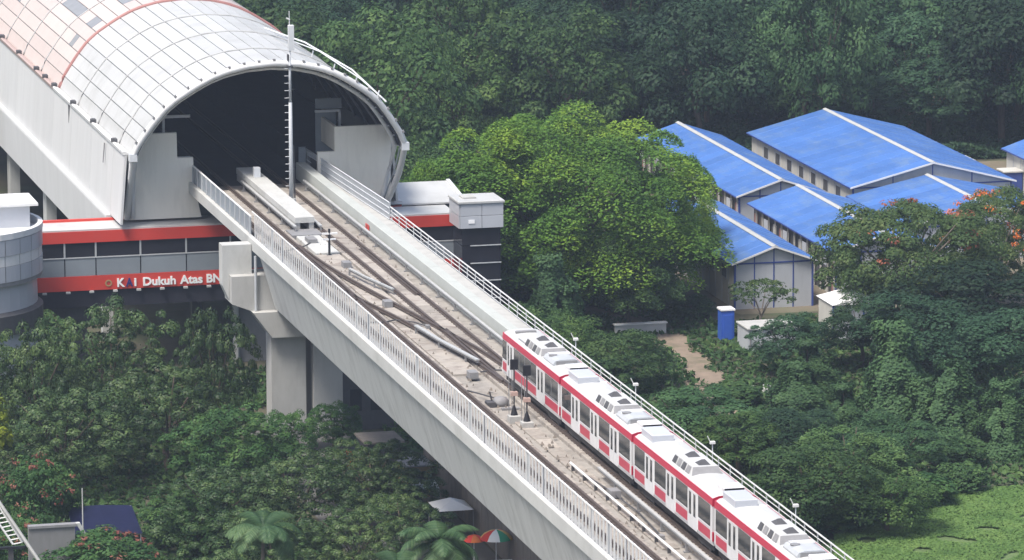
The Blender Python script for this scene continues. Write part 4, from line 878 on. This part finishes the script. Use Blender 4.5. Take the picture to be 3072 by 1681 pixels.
gt('slant_rail', MB().tube([(-36.5,15.6,-2.6),(-31.4,12.6,-10.8)],0.12,6), 'concrete'); gt('cross_beam', MB().box(-37,-32.9,13.8,14.0,-8.82,-8.66), 'black'); gt('post', MB().box(-34.0,-33.7,13.9,14.2,G,-8.82), 'dark_grey'); gt('post', MB().box(-36.9,-36.6,13.9,14.2,G,-8.82), 'dark_grey')
gt('ladder_side', MB().tube([(-35.9,14.6,-5.0),(-33.7,14,-8.55)],0.07,6), 'white_paint'); gt('ladder_side', MB().tube([(-35.2,14.6,-4.9),(-33.1,14,-8.45)],0.07,6), 'white_paint')
for k in range(14):
    f=k/13; gt('ladder_rung', MB().tube([(-35.9+2.2*f,14.6-.6*f,-5.0-3.55*f),(-35.2+2.1*f,14.6-.6*f,-4.9-3.55*f)],0.045,6),'white_paint')

# ------------------------------------------------------------------ plants
def leaf_mesh(name, C, N, S, m, aspect=0.55, fold=0.25):
    """diamond leaves: C centres, N facing normals, S lengths"""
    n = len(C); A = rng.normal(size=(n,3)); N = N/np.linalg.norm(N,axis=1,keepdims=True)
    T = np.cross(N, A); T /= np.linalg.norm(T,axis=1,keepdims=True)+1e-9; Bn = np.cross(N, T)
    L_ = S[:,None]; W = L_*aspect
    p0 = C - T*L_*0.5; p1 = C + Bn*W*0.5 - N*W*fold; p2 = C + T*L_*0.5 - N*L_*0.12; p3 = C - Bn*W*0.5 - N*W*fold
    V = np.stack([p0,p1,p2,p3],1).reshape(-1,3)
    me = bpy.data.meshes.new(name); me.vertices.add(4*n); me.vertices.foreach_set('co', V.ravel())
    F = np.arange(4*n).reshape(n,4); tri = F
    me.loops.add(4*n); me.loops.foreach_set('vertex_index', tri.ravel().astype(np.int32))
    me.polygons.add(n); me.polygons.foreach_set('loop_start', np.arange(0,4*n,4,dtype=np.int32)); me.polygons.foreach_set('loop_total', np.full(n,4,dtype=np.int32))
    me.update(calc_edges=True); me.materials.append(L[m]); return me
def sph(n):
    v = rng.normal(size=(n,3)); return v/np.linalg.norm(v,axis=1,keepdims=True)
def crown_pts(Rx, Rz, zc, nb, br, nl, up=0.5, lo=-0.45, flat=0.8, jitter=0.25, core=0.06, under=-0.15, rough=1.0, sep=1.7):
    """leaf clusters: nb blobs over an uneven lobed ellipsoid, nl leaves on the upper side of each"""
    C=[];N=[]; o3 = Vector(rng.uniform(-20,20,3))
    d = sph(nb*14); d = d[d[:,2] > lo]
    # keep clusters apart so that shaded gaps stay between them
    keep = []
    mind = sep/math.sqrt(nb)
    for a in d:
        if all((a-b).dot(a-b) > mind*mind for b in keep): keep.append(a)
        if len(keep) >= nb: break
    for a in keep:
        wb = 0.84 + rough*0.42*noise.noise(Vector(a)*1.5+o3) + rough*0.16*noise.noise(Vector(a)*4+o3) + rng.uniform(-0.06,0.06)
        c = np.array([a[0]*Rx*wb, a[1]*Rx*wb, zc + a[2]*Rz*wb]); r = br*rng.uniform(0.6,1.35)
        s_ = sph(int(nl*1.5)); s_ = s_[(s_[:,2] + 0.45*(s_@a) > under)][:nl]
        rr = r*rng.uniform(0.70,1.10,size=(len(s_),1))
        C.append(c + s_*rr*np.array([1,1,flat])); N.append(s_ + np.array([0,0,up]) + rng.normal(size=s_.shape)*jitter)
    k = int(nb*nl*core); s_ = sph(k)*rng.uniform(0.2,0.62,size=(k,1)); C.append(s_*np.array([Rx,Rx,Rz])+np.array([0,0,zc])); N.append(rng.normal(size=(k,3)))
    return np.concatenate(C), np.concatenate(N)
def trunk_mesh(H, r, spread, nl=6, zfork=0.35, m='bark'):
    b = MB(); b.tube([(0,0,-0.1),(0.05*H*random.uniform(-1,1)*0.3,0.02*H,H*zfork*0.6),(0,0,H*zfork)], r, 8, r*0.75)
    for k in range(nl):
        a = 2*math.pi*k/nl + random.uniform(-.4,.4); q = spread*random.uniform(0.6,1.0); h = H*random.uniform(0.62,0.9)
        b.tube([(0,0,H*zfork*random.uniform(0.75,1.0)),(q*0.45*math.cos(a),q*0.45*math.sin(a),H*zfork+(h-H*zfork)*0.5),(q*math.cos(a),q*math.sin(a),h)], r*0.5, 6, r*0.12)
    me = b.mesh('trunk'); me.materials.append(MT[m]); return me
PROTO = {}
def proto(kind, H, Rr, crown, trunk, extra=None): PROTO.setdefault(kind, []).append((H, Rr, crown, trunk, extra))
def U(n,a,b): return rng.uniform(a,b,size=n)
for v in range(6):     # common broad crowns
    H, Rr = 8.6, 4.6; C,N = crown_pts(Rr*0.98, 4.0, 4.6, (56,90,40)[v%3], (1.15,0.85,1.5)[v%3], (230,150,330)[v%3], flat=0.75, lo=-0.7)
    proto('broad', H, Rr, leaf_mesh('crown', C, N, U(len(C),0.20,0.38), 'broad' if v%2 else 'broad2'), trunk_mesh(H,0.26,3.0))
for v in range(6):     # distant wood
    H, Rr = 12.0, 5.4; C,N = crown_pts(Rr*0.98, 5.0, 6.8, (46,70,34)[v%3], (1.45,1.1,1.9)[v%3], (280,190,400)[v%3], flat=0.8, lo=-0.8, rough=1.2)
    proto('forest', H, Rr, leaf_mesh('crown', C, N, U(len(C),0.30,0.52), 'forest' if v%3 else 'forest2'), trunk_mesh(H,0.3,3.4))
for v in range(4):     # dark trees with rounded leaf tufts
    H, Rr = 8.2, 5.0; C,N = crown_pts(Rr*1.0, 4.2, 4.2, 115, 0.66, 230, flat=0.9, jitter=0.10, up=0.1, lo=-0.75, core=0.05, under=0.05, rough=1.3, sep=2.5)
    proto('rosette', H, Rr, leaf_mesh('crown', C, N, U(len(C),0.17,0.28), 'rosette', 0.6, 0.1), trunk_mesh(H,0.26,3.2))
for v in range(2):
    H, Rr = 7.0, 4.0; C,N = crown_pts(Rr*0.98, 3.5, 3.6, 110, 0.66, 170, flat=0.85, jitter=0.15, lo=-0.75, rough=1.1, sep=2.3, under=0.0)
    proto('light', H, Rr, leaf_mesh('crown', C, N, U(len(C),0.18,0.32), 'light'), trunk_mesh(H,0.2,2.4))
def layered(Rr, Rz, zc, npl, leaf, lm, cnt, lo=-0.25):
    C=[];N=[]
    d = sph(npl*4); d = d[d[:,2] > lo][:npl]
    for a in d:
        wb = rng.uniform(0.66,1.02); q_ = max(1-a[2]**2,0.05)**-0.17; c = np.array([a[0]*q_*Rr*wb,a[1]*q_*Rr*wb,zc+a[2]*Rz*wb]); pr = rng.uniform(0.9,2.1)*Rr/8.5
        k = cnt; ang = U(k,0,2*np.pi); rad = pr*np.sqrt(U(k,0,1)); x = rad*np.cos(ang); y_ = rad*np.sin(ang)
        z = 0.62*pr*(1-(rad/pr)**2) + rng.normal(size=k)*0.10*pr; out = a[:2]/(np.linalg.norm(a[:2])+1e-6)
        z = z - 0.25*(x*out[0]+y_*out[1])
        C.append(np.stack([c[0]+x,c[1]+y_,c[2]+z],1)); N.append(np.stack([x*0.35/pr,y_*0.35/pr,np.ones(k)],1)+rng.normal(size=(k,3))*0.35)
    k = int(npl*cnt*0.18); s_ = sph(k)*rng.uniform(0.2,0.85,size=(k,1)); s_[:,2] = np.abs(s_[:,2])*1.3-0.45; C.append(s_*np.array([Rr,Rr,Rz])+np.array([0,0,zc])); N.append(rng.normal(size=(k,3)))
    return leaf_mesh('crown', np.concatenate(C), np.concatenate(N), U(sum(len(c) for c in C),leaf*0.7,leaf*1.3), lm)
proto('layered', 17.0, 12.4, layered(11.8, 9.0, 7.6, 165, 0.30, 'layered', 720, lo=-0.55), trunk_mesh(17,0.65,8.5,9,0.3))
for v in range(2): proto('layered2', 8.0, 4.8, layered(4.5, 3.6, 4.0, 60, 0.26, 'tier', 330, lo=-0.55), trunk_mesh(8,0.22,3,7,0.3))
for v in range(2):     # flame trees, fine leaves and blossom heads
    H, Rr = 11.0, 7.5; C,N = crown_pts(Rr*0.97, 5.4, 5.6, 130, 1.2, 330, flat=0.7, lo=-0.8)
    k = 16 if v==0 else 38; d = sph(k*4); d = d[d[:,2] > 0.1][:k]; Cb=[];Nb=[]
    for a in d:
        c = np.array([a[0]*Rr*0.92,a[1]*Rr*0.92,5.9+a[2]*5.3]); q = sph(26); Cb.append(c+q*np.array([0.75,0.75,0.3])*rng.uniform(0.5,1.1)); Nb.append(q+np.array([0,0,0.8]))
    proto('flame', H, Rr, leaf_mesh('crown', C, N, U(len(C),0.22,0.40), 'flame'), trunk_mesh(H,0.35,5.0,8,0.3,'bark_pale'),
          leaf_mesh('blossom', np.concatenate(Cb), np.concatenate(Nb), U(sum(len(c) for c in Cb),0.20,0.36), 'blossom_rust' if v==0 else 'blossom_orange'))
for v in range(5):     # climber-smothered trees: draped steep leaf curtains with knobs and arms
    H, Rr = 9.0, 3.0; CC=[]; NN=[]; ph = rng.uniform(0,6)
    spires = [(0,0,1.0,1.0)] + [(math.cos(ph+q*2.2)*Rr*rng.uniform(0.3,0.75), math.sin(ph+q*2.2)*Rr*rng.uniform(0.3,0.75), rng.uniform(0.45,0.8), rng.uniform(0.5,0.85)) for q in range(1+v%3)]
    for (sx,sy,hf,wf) in spires:
        n_ = int(15000*hf*wf); u = U(n_,0,1)**0.75; an_ = U(n_,0,2*np.pi); h_ = H*hf
        fl = 1+0.34*np.sin(an_*3+ph)+0.22*np.sin(an_*5+2*ph)+0.10*np.sin(an_*11)
        rad = (0.26 + 0.98*u**(1.0+0.5*(v%2))*fl)*Rr*0.72*wf + np.exp(-((u-0.06)/0.06)**2)*0.45*wf + 0.18*np.sin(u*19+ph)
        z = h_*(1-u*0.985); P = np.stack([sx+rad*np.cos(an_), sy+rad*np.sin(an_), z],1)
        wv = np.array([noise.noise(Vector((p[0]*0.8,p[1]*0.8,p[2]*0.35+v*9))) for p in P]); k_ = wv > -0.32
        P = P + np.stack([np.cos(an_),np.sin(an_),np.zeros(n_)],1)*(wv*0.9)[:,None] + rng.normal(size=(n_,3))*0.10
        CC.append(P[k_]); NN.append((np.stack([np.cos(an_),np.sin(an_),np.full(n_,0.7)],1)+rng.normal(size=(n_,3))*0.3)[k_])
    CC = np.concatenate(CC); NN = np.concatenate(NN)
    proto('vine', H, Rr, leaf_mesh('crown', CC, NN, U(len(CC),0.18,0.34), 'vine', 0.75, 0.2), trunk_mesh(H*0.95,0.22,0.9,4,0.6))
for v in range(3):
    H, Rr = 3.4, 2.4; C,N = crown_pts(Rr*0.85, 1.5, 1.8, 60, 0.60, 75, flat=0.8, lo=-0.9)
    proto('shrubby', H, Rr, leaf_mesh('crown', C, N, U(len(C),0.22,0.45), 'light' if v==1 else 'broad'), trunk_mesh(H,0.10,1.3,6,0.25))
H, Rr = 4.6, 3.2; C,N = crown_pts(Rr*0.85, 1.5, 3.1, 44, 0.55, 42, flat=0.5, lo=-0.3, core=0.02)
proto('sparse', H, Rr, leaf_mesh('crown', C, N, U(len(C),0.20,0.38), 'flame'), trunk_mesh(H,0.12,2.4,7,0.3,'bark_pale'))
for v in range(2):
    H, Rr = 5.0, 3.2; C,N = crown_pts(Rr*0.88, 2.2, 2.8, 130, 0.55, 62, flat=0.7, lo=-0.6); k = 34; d = sph(k*4); d = d[d[:,2] > -0.1][:k]; Cb=[];Nb=[]
    for a in d:
        c = np.array([a[0]*Rr*0.93,a[1]*Rr*0.93,2.9+a[2]*2.3]); q = sph(14); Cb.append(c+q*np.array([0.42,0.42,0.2])*rng.uniform(0.5,1.1)); Nb.append(q+np.array([0,0,0.8]))
    proto('flower', H, Rr, leaf_mesh('crown', C, N, U(len(C),0.20,0.36), 'light'), trunk_mesh(H,0.14,2.0,6,0.3),
          leaf_mesh('blossom', np.concatenate(Cb), np.concatenate(Nb), U(sum(len(c) for c in Cb),0.15,0.28), 'blossom_pink'))
H, Rr = 6.0, 1.6; C,N = crown_pts(Rr*0.85, 1.9, 4.2, 50, 0.45, 60); proto('yellow', H, Rr, leaf_mesh('crown', C, N, U(len(C),0.2,0.36), 'yellow'), trunk_mesh(H,0.1,0.9,5,0.4))

NAMES = {'broad':'broadleaf_tree','forest':'dark_tree','rosette':'tufted_tree','light':'light_green_tree','layered':'spreading_tree','layered2':'tiered_tree','flame':'flame_tree','vine':'vine_covered_tree','shrubby':'shrub','sparse':'sparse_sapling','flower':'flowering_bush','yellow':'yellow_shrub'}
CATS = {'shrubby':'shrub','flower':'bush','yellow':'shrub'}
cnt_ = {}
def plant(kind, x, y, top, r, label, group=None, rz=None):
    ps_ = PROTO[kind]; i = cnt_.get(kind,0); cnt_[kind] = i+1
    H, Rr, cm, tm, ex = ps_[i%len(ps_)]
    t = thing(NAMES[kind], label, CATS.get(kind,'tree'), (x,y,G), group)
    h = max(top-G, 0.9)
    if group not in (FG, 'trees right of the arched station') and kind not in ('shrubby','sparse','flower','yellow','vine','flame','layered'):
        dy = 0.0
        while h < 1.25*r and dy < 17 and (x < 0 or x-0.155 > 6.5+0.75*r): dy += 1; x -= 0.155; y -= 1; h += 0.187
    t.location = (x,y,G)
    t.scale = (r/Rr, r/Rr, h/H); t.rotation_euler = (0,0, rng.uniform(0,6.28) if rz is None else rz)
    link('crown' if kind not in ('shrubby','flower') else 'foliage', cm, None, t); link('trunk' if kind not in ('shrubby','flower') else 'stems', tm, None, t)
    if ex: link('blossom', ex, None, t)
    return t
FG = 'trees of the dense wood beyond the station and the cabins'
LT = 'dark trees with rounded leaf tufts left of the viaduct'
for a in [
 ('rosette',-17.6,73,-5.2,5.0,'dark tufted tree standing right under the lettered footbridge'),
 ('rosette',-11.3,64,-3.9,3.3,'dark tufted tree touching the left side of the twin-column pier'),
 ('rosette',-24.1,67,-5.2,3.7,'dark tufted tree at the foot of the round grey tower'),
 ('rosette',-15.6,60,-7.4,5.4,'broad dark tufted tree in the middle of the left tree mass'),
 ('rosette',-23.9,56,-8.1,5.3,'broad dark tufted tree behind the yellow shrub at the left edge'),
 ('light',-12.2,52,-8.9,4.2,'lighter green tree in front of the twin-column pier'),
 ('light',-7.4,57,-10.4,2.2,'small lighter green tree at the right column of the pier'),
 ('rosette',-15.2,44,-10.9,4.6,'dark tufted tree right of the blue tarpaulin'),
 ('rosette',-9.2,44,-10.5,4.6,'dark tufted tree in front of the lighter green tree by the pier'),
 ('rosette',-3.5,46,-10.6,4.0,'dark tufted tree nearest the ochre kiosk under the viaduct'),
 ('light',-18.0,39,-11.4,3.2,'lighter green tree just right of the dark blue tarpaulin'),
 ('rosette',-7.7,33,-11.9,3.8,'dark tufted tree left of the white street tent'),
 ('rosette',-13.7,32,-11.2,4.0,'dark tufted tree behind the left palm'),
 ('rosette',-24.5,78,-9.2,3.8,'dark tufted tree below the dark ring of the round tower'),
 ('flower',-28.2,40,-8.8,3.1,'pink-flowered bush at the left edge, above the mossy concrete frame'),
 ('flower',-26.7,24,-10.6,4.2,'large pink-flowered bush on the bottom edge, left of the palms'),
 ('flower',-31.2,30,-10.6,2.6,'small pink-flowered bush behind the slanting gantry rail'),
 ('yellow',-29.6,52,-7.2,1.5,'bright yellow-green shrub at the left edge'),
 ('rosette',-20.0,19,-11.2,3.4,'dark tufted tree at the bottom edge right of the large pink-flowered bush'),
  ('rosette',-4.6,31,-11.0,3.3,'dark tufted tree close to the palms, left of the striped umbrella'),
 ('rosette',-2.6,40,-11.2,3.0,'dark tufted tree behind the white street tent'),
 ('light',-2.3,64.5,-11.6,2.2,'small light green tree at the foot of the right pier column'),
 ('rosette',-4.2,50,-11.4,3.2,'dark tufted tree right of the pier, below the girder'),
 ('rosette',-12.7,19,-12.0,3.1,'dark tufted tree at the bottom edge between the palms'),
]:
    plant(*a, LT if a[0]=='rosette' else None)
for a in [
 ('layered',18.6,114,-2.2,5.6,'bright green tree pressed against the left side of the huge spreading tree'),
 ('layered',39.0,118,-3.4,4.4,'green tree overhanging the left blue roof, right of the huge spreading tree'),
 ('layered',27.6,112,1.5,13.4,'huge spreading bright green tree in the middle, left of the blue roofs'),
 ('layered2',31.1,103,-6.7,4.7,'rounded green tree in front of the huge spreading tree'),
 ('broad',20.6,113,-4.2,6.2,'dark green tree behind the glazed lift tower'),
 ('vine',22.7,97,-7.0,2.8,'dark vine-smothered trunk right of the lift tower'),
 ('broad',17.0,84,-8.2,2.9,'green tree close behind the viaduct railing, just ahead of the train'),
 ('broad',20.8,84,-10.0,3.2,'green tree behind the railing beside the leading carriage'),
 ('broad',24.6,80,-10.4,3.6,'green tree at the left edge of the dirt path'),
 ('shrubby',21.1,76,-11.2,2.9,'green shrub behind the roof of the leading carriage'),
 ('forest',24.3,66,-12.0,4.1,'low green tree behind the roof of the second carriage'),
 ('forest',38.6,82,-10.2,3.0,'dark green tree at the right edge of the dirt path'),
 ('broad',26.6,62,-12.8,3.8,'low green tree beside the rubble at the path end'),
 ('layered2',30.9,48,-11.2,4.9,'tiered light green tree right of the third carriage'),
 ('broad',26.4,44,-11.8,4.8,'green tree behind the roof of the third carriage'),
 ('broad',31.2,39,-12.6,3.4,'green tree just above the grass field'),
 ('shrubby',34.8,36,-12.9,2.6,'green shrub on the upper edge of the grass field, left one'),
 ('shrubby',38.6,39,-12.8,2.0,'small green shrub on the upper edge of the grass field, right one'),
 ('flame',53.3,97,-3.8,7.8,'broad flame tree with rust-coloured blossom over the white shed'),
 ('flame',63.7,104,-4.9,5.6,'flame tree with bright orange blossom at the right edge'),
 ('forest',55.4,88,-8.0,6.0,'dark tree below the rust-coloured flame tree'),
 ('forest',45.0,83,-9.6,3.4,'dark tree in front of the white shed'),
 ('vine',37.4,73,-10.2,2.6,'vine-smothered tree right of the rubble'),
 ('vine',33.8,64,-10.0,2.8,'lower vine-smothered tree left of the tall pointed one'),
 ('vine',40.3,60,-6.4,3.6,'tall pointed vine-smothered tree with draped arms on the right'),
 ('vine',42.7,54,-8.6,3.3,'rounded vine-smothered tree right of the tall pointed one'),
 ('vine',45.8,51,-9.4,2.6,'small vine-smothered tree farthest right of the draped ones'),
 ('forest',47.8,78,-8.4,4.6,'dark tree behind the tall pointed vine-smothered tree'),
 ('forest',52.2,70,-8.4,5.0,'dark tree at the right edge behind the vine-smothered trees'),
 ('forest',50.5,56,-10.4,4.2,'dark tree at the right edge just above the grass field'),
 ('sparse',42.0,101,-10.9,3.3,'thin pale-leaved sapling in front of the front cabin gable'),
 ('shrubby',37.6,107,-13.2,2.3,'weedy shrub between the dirt path and the front cabin'),
 ('shrubby',37.1,113,-13.4,1.8,'weedy shrub beside the left wall of the front cabin'),
 ('broad',19.4,120,-6.6,4.6,'green tree between the annex roof and the huge spreading tree'),
 ('shrubby',31.2,72,-13.3,2.3,'light shrub at the left of the rubble'),
 ('shrubby',30.3,33,-13.6,2.4,'green shrub on the grass field right of the last carriage'),
 ('shrubby',26.2,30,-13.6,2.4,'green shrub at the bottom left of the grass field'),
 ('forest',18.8,66,-11.6,2.8,'low tree behind the railing beside the second carriage'),
 ('broad',19.2,51,-12.6,2.9,'low tree behind the railing beside the third carriage'),
 ('broad',23.2,37,-12.8,3.0,'low tree behind the railing beside the last carriage'),
 ('shrubby',23.3,53,-13,2.6,'shrub filling the gap behind the third carriage'),
 ('broad',13.6,104,-7.5,4.0,'green tree below the annex, behind the lift tower'),
 ('forest',30.5,58,-12.2,3.6,'green tree left of the tiered light green tree'),
 ('forest',36.5,52,-12.0,3.6,'green tree right of the tiered light green tree'),
 ('vine',35.6,58,-10.6,2.2,'narrow vine-smothered tree above the tiered light green tree'),
 ('shrubby',41,47,-13,2.4,'shrub at the foot of the rounded vine-smothered tree'),
]: plant(*a)
# wood beyond: trees standing close together
def blocked(x,y):
    if -14.5 < x < 12.5 and y > 92: return True
    if 38 < x < 96 and 104 < y < 179: return True
    if y < 172 and x > 33 and x < 38 : return True
    if (x-29.2)**2+(y-112)**2 < 13**2: return True
    return False
def inview(x,y,z=0):
    v = Vector((x,y,z)) - Vector((-78.38,-300.79,68.16)); d = v.dot(fw); return abs(v.dot(rt)/d*FPX) < 1536+560 and v.dot(up)/d*FPX < 840+330
nf = 0; yy = 128.0
while yy < 352:
    step = 11.2 + (yy-128)*0.010; xx = -60 + random.uniform(0,6)
    while xx < 150:
        x = xx+random.uniform(-2.4,2.4); y = yy+random.uniform(-2.6,2.6)
        if not blocked(x,y) and inview(x,y,-6) and not (x < -14 and y < 150):
            big = y > 150; h = random.choice((9,11,13,15,18))*random.uniform(0.9,1.12) if big else random.uniform(9,13.5); r = random.uniform(4.8,8.2) if big else random.uniform(4,5.6)
            near = y < 205 and x < 50
            v = Vector((x,y,G+h*0.7)) - Vector(camo.matrix_world.translation); px = v.dot(rt)/v.dot(fw)*FPX
            where = ('just right of the white station roof' if px < -420 else 'above the huge spreading tree' if px < 380 else 'above the back left blue roof' if px < 820 else 'above the widest blue roof' if px < 1330 else 'toward the top right corner')
            row = 'front row' if y < 205 else 'middle rows' if y < 265 else 'rearmost rows'
            plant('broad' if near else 'forest', x, y, G+h, r, ('lighter green tree at the near edge of the wood, right of the arched station' if near else 'dark tree in the %s of the wood, %s' % (row, where)), 'trees right of the arched station' if near else FG); nf += 1
        xx += step
    yy += step*0.86
print('forest trees', nf)

# palms
def palm(x, y, H, label, nfr=22, lean=0.0, fl=3.0):
    t = thing('palm_tree', label, 'palm', (x,y,G), 'palms at the bottom edge')
    MB().tube([(0,0,0),(lean*0.4,0,H*0.5),(lean,0,H)],0.17,8,0.11).build('trunk','bark_pale',t,smooth=True)
    for k in range(nfr):
        a = 2*math.pi*k/nfr + random.uniform(-.15,.15); up0 = random.choice((1.25,0.9,0.55,0.3)); pts=[]
        p = np.array([lean,0,H]); el = up0
        for q in range(9):
            pts.append(p.copy()); p = p + fl/8*np.array([math.cos(a)*math.cos(el), math.sin(a)*math.cos(el), math.sin(el)]); el -= 0.27
        C=[];N=[];S=[]
        V=[];F=[]
        side = np.array([-math.sin(a), math.cos(a), 0])
        for q in range(40):
            f = q/40*8; i0 = min(int(f),7); c = pts[i0]+(pts[i0+1]-pts[i0])*(f-i0); d = pts[i0+1]-pts[i0]; d = d/np.linalg.norm(d)
            ll = 0.95*math.sin(math.pi*(0.12+0.85*q/40))*fl/3
            for s in (-1,1):
                tip = c + side*s*ll*0.8 + d*ll*0.45 + np.array([0,0,-0.38*ll]); wv = d*0.030*fl/3
                n0 = len(V); V += [c-wv, c+wv, (c+tip)/2+wv*1.1+np.array([0,0,0.05]), tip, (c+tip)/2-wv*1.1+np.array([0,0,0.05])]; F.append((n0,n0+1,n0+2,n0+3,n0+4))
        me = bpy.data.meshes.new('frond'); me.from_pydata([tuple(v) for v in V],[],F); me.materials.append(L['palm']); link('frond', me, None, t)
palm(-19.4,5.5,8.3,'pale green palm at the bottom edge, left of the other palms',24,0.3,3.0)
palm(-8.6,1.0,7.9,'green palm at the bottom edge, closest to the viaduct',24,-0.2,3.3)
palm(-12.6,-3.0,7.3,'green palm cut by the bottom edge, between the other two',22,0.2,3.0)
# grass on the field: blades as one mass
def in_field(x,y): 
    lx = np.interp(y,[10,28,34,38,40],[20,26,31,36,44]); return (x > lx-0.5) & (x < 62) & (y < 40)
n_ = 110000; X = U(n_,20,60); Y = U(n_,10,39.5); k = in_field(X,Y); X=X[k];Y=Y[k]
keep = np.array([noise.noise(Vector((a*0.35,b_*0.35,0)))>-0.42 for a,b_ in zip(X,Y)]); X=X[keep];Y=Y[keep]; n_=len(X)
hz = np.array([0.14+0.30*max(0,noise.noise(Vector((a*0.25,b_*0.25,5)))+0.2) for a,b_ in zip(X,Y)])
Cg = np.stack([X,Y,np.full(n_,G+0.1)+hz*0.4],1); Ng = rng.normal(size=(n_,3))*0.35+np.array([-0.1,-0.1,1.4])
gm = leaf_mesh('field_grass', Cg, Ng, U(n_,0.22,0.42), 'grass', 0.5, 0.15); o = link('field_grass', gm); o['kind']='stuff'
# undergrowth between the trees
n_ = 260000; X = U(n_,-36,70); Y = U(n_,8,180)
ok = ~((np.abs(X-np.interp(Y,[68,74,82,90,99,107,114],[30.0,30.6,31.6,32.7,33.3,32.3,28.5]))<np.array([1.0+1.6*noise.noise(Vector((a*0.5,b_*0.5,2))) for a,b_ in zip(X,Y)]))&(Y>68)&(Y<114)) & ~((X>38)&(Y>104)) & ~((X>-8.5)&(X<2.5)&(Y<80)) & ~in_field(X,Y) & ~((X>-13)&(X<10.5)&(Y>95))
ok &= ~((X>25)&(Y<40)); X=X[ok];Y=Y[ok]; n_=len(X)
hh = np.array([0.25+0.9*max(0,noise.noise(Vector((a*0.22,b_*0.22,9)))+0.15) for a,b_ in zip(X,Y)])
Cg = np.stack([X,Y,G+U(n_,0.05,1)*hh],1); Ng = rng.normal(size=(n_,3))*0.6+np.array([0,0,1.0])
o = link('undergrowth', leaf_mesh('undergrowth', Cg, Ng, U(n_,0.30,0.7), 'broad', 0.6, 0.2)); o['kind']='stuff'

n_ = 90000; X = U(n_,36,125); Y = 178.5+60*U(n_,0,1)**1.5; hh = np.array([0.4+3.2*max(0,noise.noise(Vector((a*0.13,b_*0.13,4)))+0.25) for a,b_ in zip(X,Y)])
Cg = np.stack([X,Y,G+U(n_,0.03,1)**0.7*hh],1); Ng = rng.normal(size=(n_,3))*0.6+np.array([-0.3,-0.4,0.9])
o = link('wood_undergrowth', leaf_mesh('wood_undergrowth', Cg, Ng, U(n_,0.30,0.65), 'forest', 0.6, 0.2)); o['kind']='stuff'
# ------------------------------------------------------------------ haze
if HAZE:
    hz_ = MB().box(-260,420,-330,560,G-1.0,72).build('haze', None); hz_['kind'] = 'stuff'
    m = bpy.data.materials.new('haze_air'); m.use_nodes = True; t_ = m.node_tree; t_.nodes.clear()
    ou = t_.nodes.new('ShaderNodeOutputMaterial'); pv = t_.nodes.new('ShaderNodeVolumePrincipled'); pv.inputs['Color'].default_value = (0.68,0.80,1.0,1); pv.inputs['Density'].default_value = HAZE; pv.inputs['Anisotropy'].default_value = 0.2
    t_.links.new(pv.outputs[0], ou.inputs['Volume']); hz_.data.materials.append(m)
